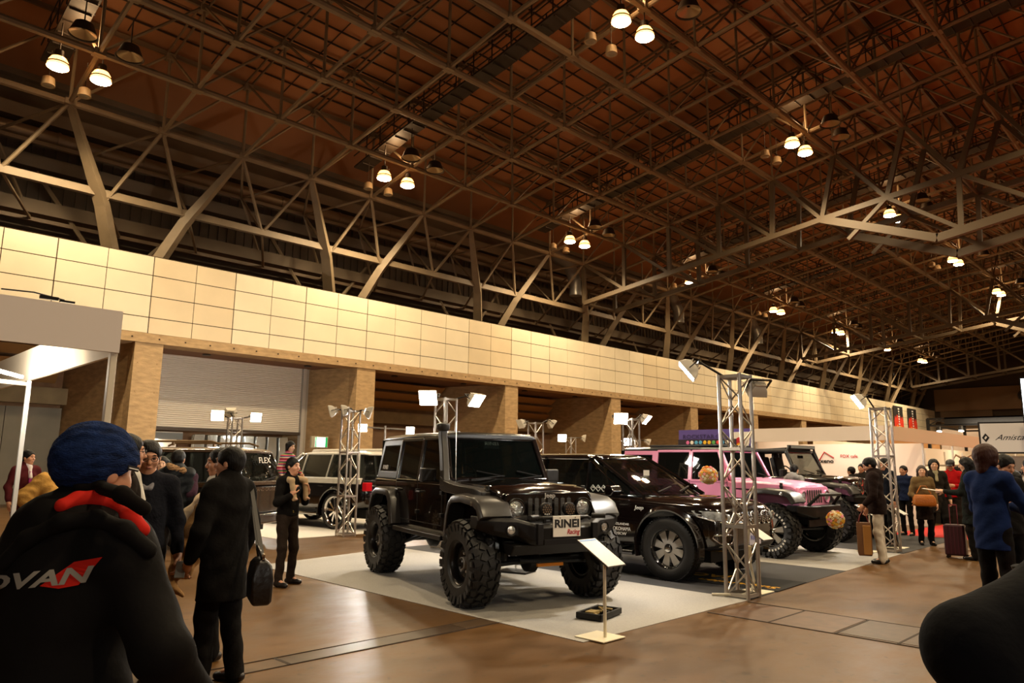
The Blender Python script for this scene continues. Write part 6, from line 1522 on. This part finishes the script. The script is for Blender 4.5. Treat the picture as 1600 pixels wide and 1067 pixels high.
# ================================================================== far side of the stand
p, a = fwd_pt(1353, 14.3)
pe, J_, hp_, Hm_ = person('man in white trousers and dark brown coat looking down at the pink vehicle', p, a+93, 1.77, lean=5, hpitch=22, thick=1.15, top=dict(m=cloth('dark_brown_coat', '201512'), hem=.80, name='coat', hood=True), trs=cloth('white_trousers', 'cfc4b2', .3), shoe='14100e',
    J=dict(elR=(.05, -.27, 1.1), wrR=(.14, -.22, .88), elL=(.06, .27, 1.1), wrL=(.20, .24, .95), anR=(-.06, -.09, .085), knR=(-.01, -.1, .5)), res=.0078)
tb_ = empty('tote_bag', tuple(wpt(pe, (.24, .22, .14))), R(a+93), label='brown and tan tote bag held by the man in white trousers', cat='bag')
b = MB().loft([[(x*w, y*d, z) for x, y in ((-1, -1), (1, -1), (1, 1), (-1, 1))] for z, w, d in ((0, .10, .06), (.05, .115, .07), (.5, .115, .05), (.55, .11, .04))]); b.build('bag_body', mat('bag_brown', '6a4422', .6, 0, .1, 8), tb_, bevel=.01)
b = MB().bx(-.10, .02, -.08, .08, .02, .5); b.build('tan_panel', mat('bag_tan', '9c6a2c', .6), tb_, bevel=.01)
b = MB()
for s in (-1, 1): b.tube([(-.08, s*.03, .54), (-.05, s*.03, .66), (0, 0, .74), (.05, s*.03, .66), (.08, s*.03, .54)], .009, 6)
b.build('handle', mat('handle_red', '6a1c14', .5), tb_)
p, a = fwd_pt(1369, 17.35); person('dark-haired person standing just behind the man in white trousers', p, a+130, 1.80, top=dict(m=NAVY), trs=BTR, res=.01)
p, a = fwd_pt(1228, 17.4); person('person in grey hooded top seen from behind between the pink and open-top vehicles', p, a-30, 1.66, top=dict(m=cloth('grey_hoodie', '77746f'), hood=True), trs=BTR, res=.01, lean=6)
p, a = fwd_pt(1318, 21.2); person('first dark head showing beyond the open-top vehicle bonnet', p, a+60, 1.62, top=dict(m=CHAR), trs=BTR, res=.012)
p, a = fwd_pt(1334, 21.6); person('second dark head showing beyond the open-top vehicle bonnet', p, a+150, 1.7, top=dict(m=CHAR), trs=BTR, res=.012)
p, a = fwd_pt(1397, 20.5); person('person in dark blue jacket half hidden by the lattice tower', p, a+150, 1.66, top=dict(m=cloth('dark_blue', '1b2440')), trs=BTR, res=.011)
# woman with orange bag and tall companion
p, a = fwd_pt(1424, 18.2); pe, J_, hp_, Hm_ = person('long-haired woman in olive jacket with a large orange bag', p, a+196, 1.66, female=True, hyaw=-12, hair='long', hairm=mat('brown_hair', '2e1c14', .5, bump=.5, bscale=60), skin=M_SKINP, top=dict(m=cloth('olive', '6e5a3c'), hem=.82), skirt=dict(m=cloth('dark_skirt', '1e1512'), hem=.55), trs=cloth('black_tights', '100d0c'), res=.0095,
    J=dict(elR=(.02, -.26, 1.1), wrR=(.18, -.16, 1.0)))
ob2 = empty('orange_handbag', tuple(wpt(pe, (.24, -.06, .82))), R(a+196+90), label='large orange handbag carried before the woman in olive jacket', cat='bag')
b = MB().loft([[(x*w_, y*d_, z) for x, y in ((-1, -1), (1, -1), (1, 1), (-1, 1))] for z, w_, d_ in ((0, .19, .07), (.04, .215, .09), (.16, .205, .09), (.24, .17, .05))]); b.build('bag_body', mat('orange_leather', 'b4661a', .4, bump=.3, bscale=30), ob2, bevel=.03, seg=3, smooth='a')
b = MB().tube([(-.14, 0, .26), (-.05, 0, .42), (.05, 0, .42), (.14, 0, .26)], .010, 6); b.build('handle', MATS['orange_leather'], ob2)
p, a = fwd_pt(1443, 19.0); pe, *_ = person('tall young man in long dark open coat and pale shirt, walking in white sneakers', p, a+200, 1.80, hyaw=-10, hair='shaggy', skin=M_SKINP, hairk=.6, top=dict(m=CHAR, hem=.62, name='coat', shirt=cloth('khaki_shirt', '9a9478')), trs=BTR, shoe='c9c5bd', res=.0095,
    J=dict(knL=(.16, .1, .52), anL=(.10, .12, .12), knR=(-.02, -.1, .5), anR=(-.16, -.12, .10)))
# woman in black with suitcase
p, a = fwd_pt(1494, 15.8); pe, J_, hp_, Hm_ = person('long-haired woman in black coat holding out a leaflet beside her suitcase', p, a+82, 1.80, female=True, hair='long', skin=M_SKINP, hpitch=10, top=dict(m=cloth('black_green', '181c1a'), hem=.6, flare=.2, name='coat'), trs=BTR, shoe='0f0c0b', res=.0088,
    J=dict(elL=(.1, .25, 1.12), wrL=(.36, .2, 1.14), elR=(-.02, -.26, 1.12), wrR=(-.06, -.3, .9)))
lf = tag(MB().box(tuple(wpt(pe, (.56, .2, 1.22))), (.30, .21, .006), (0, R(-8), R(a+82))).build('leaflet', mat('leaflet_white', 'e8e0d4', .5)), 'white leaflet held out by the long-haired woman in black coat', 'leaflet')
su = empty('suitcase', tuple(wpt(pe, (.30, -.1, 0))), R(a+82), label='dark purple wheeled suitcase beside the woman in black coat', cat='suitcase')
b = MB().bx(-.17, .17, -.12, .12, .05, .60); b.build('case_shell', mat('suitcase_purple', '35141f', .35), su, bevel=.035, seg=3)
b = MB()
for k in range(5): b.bx(-.13+.06*k, -.115+.06*k, -.126, .126, .08, .57)
b.build('shell_rib', mat('suitcase_rib', '4a1e2c', .35), su)
b = MB()
for x in (-.12, .12): b.tube([(x*.5, 0, .6), (x*.5, 0, .95)], .008, 6)
b.bar((-.06, 0, .95), (.06, 0, .95), .03, .02); b.build('pull_handle', mat('pull_pink', '8a2f3c', .4), su)
for x in (-.13, .13):
    for y in (-.08, .08): MB().lathe((x, y-.012, .027), (0, 1, 0), [(0, .026), (.024, .026)], 10).build('caster', M_TRIM, su)
# man in red with black cap
p, a = fwd_pt(1469, 20.5); pe, J_, hp_, Hm_ = person('man in red shirt and black cap reading at the stall', p, a+170, 1.80, hpitch=18, top=dict(m=cloth('red_shirt', 'a8161a', .3), hem=.9, name='shirt'), trs=CHAR, res=.0095, J=dict(elL=(.08, .25, 1.14), wrL=(.28, .08, 1.16), elR=(.08, -.25, 1.14), wrR=(.28, -.08, 1.16)))
def H4(c, r, k=.02, t='r'): return (t, tuple(hp_(*c)), tuple(r), Hm_, k)
sdf([H4((-.015, 0, .06), (.118, .098, .09)), H4((.11, 0, .045), (.07, .07, .012), .02), ('x', *H4((0, 0, -.07), (.3, .3, .10))[1:])], .008, 'cap', M_INKT, pe)
# group before the signs
p, a = fwd_pt(1524, 9.2); pe, J_, hp_, Hm_ = person('person with thick auburn hair in blue blazer, arms folded, turned away', p, a-38, 1.84, hair='shaggy', hairm=M_HAIRR, hairk=1.2, thick=1.02, top=dict(m=cloth('blue_blazer', '15254d', .25), hem=.74, flare=.175), trs=BTR, res=.0072,
    J=dict(elL=(.14, .27, 1.12), wrL=(.26, .02, 1.20), elR=(.14, -.27, 1.12), wrR=(.24, -.02, 1.15), anL=(.02, .12, .085), anR=(-.02, -.12, .085)), handdir=((.1, -1, .25), (.1, 1, .3)), hands=(20, 25))
p, a = fwd_pt(1549, 10.3); person('man with short black hair looking down, beyond the blue blazer', p, a+228, 1.76, hpitch=20, top=dict(m=BLK, hood=False), trs=BTR, res=.0075)
p, a = fwd_pt(1572, 12.0); pp = person('person in dark jacket bending forward with a camera under the sign', p, a+8, 1.72, lean=38, hpitch=15, thick=1.15, top=dict(m=cloth('dark_olive', '2a2620'), hood=True), trs=CHAR, res=.009)
p, a = fwd_pt(1592, 11.2); pp = person('person in brown hooded jacket stooping with a backpack under the sign', p, a-12, 1.70, lean=30, hpitch=10, thick=1.15, top=dict(m=cloth('brown_jacket', '3b2f26'), hood=True), trs=CHAR, res=.009)
k_ = pp[1]; bpk = empty('backpack', tuple(wpt(pp[0], k_['chest']+Vector((-.24, 0, -.06)))), R(a-12), label='dark backpack with red trim worn by the stooping person', cat='backpack')
sdf([('c', (0, -.08, -.15), (0, .08, -.15), .10, .10, 1, .04), ('c', (.06, -.08, .12), (.06, .08, .12), .08, .08, 1, .04)], .01, 'bag_body', cloth('backpack_dark', '2c2024'), bpk, wr=.004); MB().bar((-.05, -.12, .08), (-.05, .12, .08), .02, .02).build('red_trim', M_REDT, bpk)
p, a = fwd_pt(1592, 13.6); person('person in pale grey sweater seen from behind under the framed sign', p, a+70, 1.76, top=dict(m=cloth('pale_grey', 'a89f96')), trs=CHAR, res=.0095)
p, a = fwd_pt(1588, 8.9); rb_ = empty('red_bag', tuple(p), R(a), label='big bright red bag with white square logo standing on the floor', cat='bag')
b = MB().loft([[(x*d, y*w, z) for x, y in ((-1, -1), (1, -1), (1, 1), (-1, 1))] for z, w, d in ((.05, .18, .12), (.1, .21, .15), (.35, .20, .15), (.5, .16, .12), (.56, .08, .07), (.74, .07, .05))]); b.build('bag_body', mat('bag_red', 'b8141a', .7, bump=.6, bscale=9), rb_, bevel=.03, smooth='a')
b = MB().box((-.13, .05, .48), (.01, .09, .08), (0, -.3, 0)); b.build('logo_patch', M_LET, rb_)
b = MB().bar((.1, -.15, .02), (.1, .15, .02), .02); b.bar((-.1, -.15, .02), (-.1, .15, .02), .02)
for x in (-.1, .1):
    for y in (-.15, .15): b.bar((x, y, .0), (x, y, .1), .02)
b.build('trolley_foot', M_CHR, rb_)
p, a = fwd_pt(1577, 8.3); ub = tag(MB().tube([(p.x, p.y, .28), (p.x-.12, p.y+.10, .75)], [.012, .04, ], 8).build('folded_umbrella', mat('umbrella_black', '17181a', .4), None), 'dark folded umbrella hanging beside the blue blazer', 'umbrella')
# person just outside the frame, elbow poking in
q0 = cam_pt(1930, 900, 1.36); a = math.degrees(math.atan2(q0.y, q0.x)); yw = a+150
Mq = (Matrix.Translation((q0.x, q0.y, 0))@Matrix.Rotation(R(yw), 4, 'Z')).inverted(); k_ = 1.72/1.74
def lp(u, v, d): return tuple((Mq@cam_pt(u, v, d))*k_)
shp = lp(1690, 930, 1.34)
pe, *_ = person('person in black coat at the picture edge, only a bent elbow showing', (q0.x, q0.y), yw, 1.74, thick=1.34, res=.007,
    J=dict(shL=(0, -shp[1]*1.0, 1.40), shR=shp, elR=lp(1518, 1015, 1.26), wrR=lp(1660, 1220, 1.16), elL=(0, .32, 1.15), wrL=(.15, .25, 1.0)), top=dict(m=cloth('black_coat_near', '0d0d10', .2), hem=.7, wr=.003, wf=20), trs=BTR)
# horned display figure
bpy.data.objects.remove(mq)
p, a = fwd_pt(1490, 23); pe, J_, hp_, Hm_ = person('display figure in horned brown mask and dark suit behind the long-haired woman', p, a+180, 1.95, skin=mat('mask_brown', '5a3d2a', .6), hair=None, top=dict(m=CHAR, shirt=cloth('white_shirt', 'd8d4cc', .1)), trs=BTR, res=.011, name='display_figure', cat='figure')
b = MB()
for s in (-1, 1): b.tube([hp_(0, s*.06, .08), hp_(0, s*.15, .14), hp_(0, s*.2, .05)], [.03, .03, .012], 8)
b.build('horn', mat('horn_pale', 'a89478', .5), pe, smooth='a')
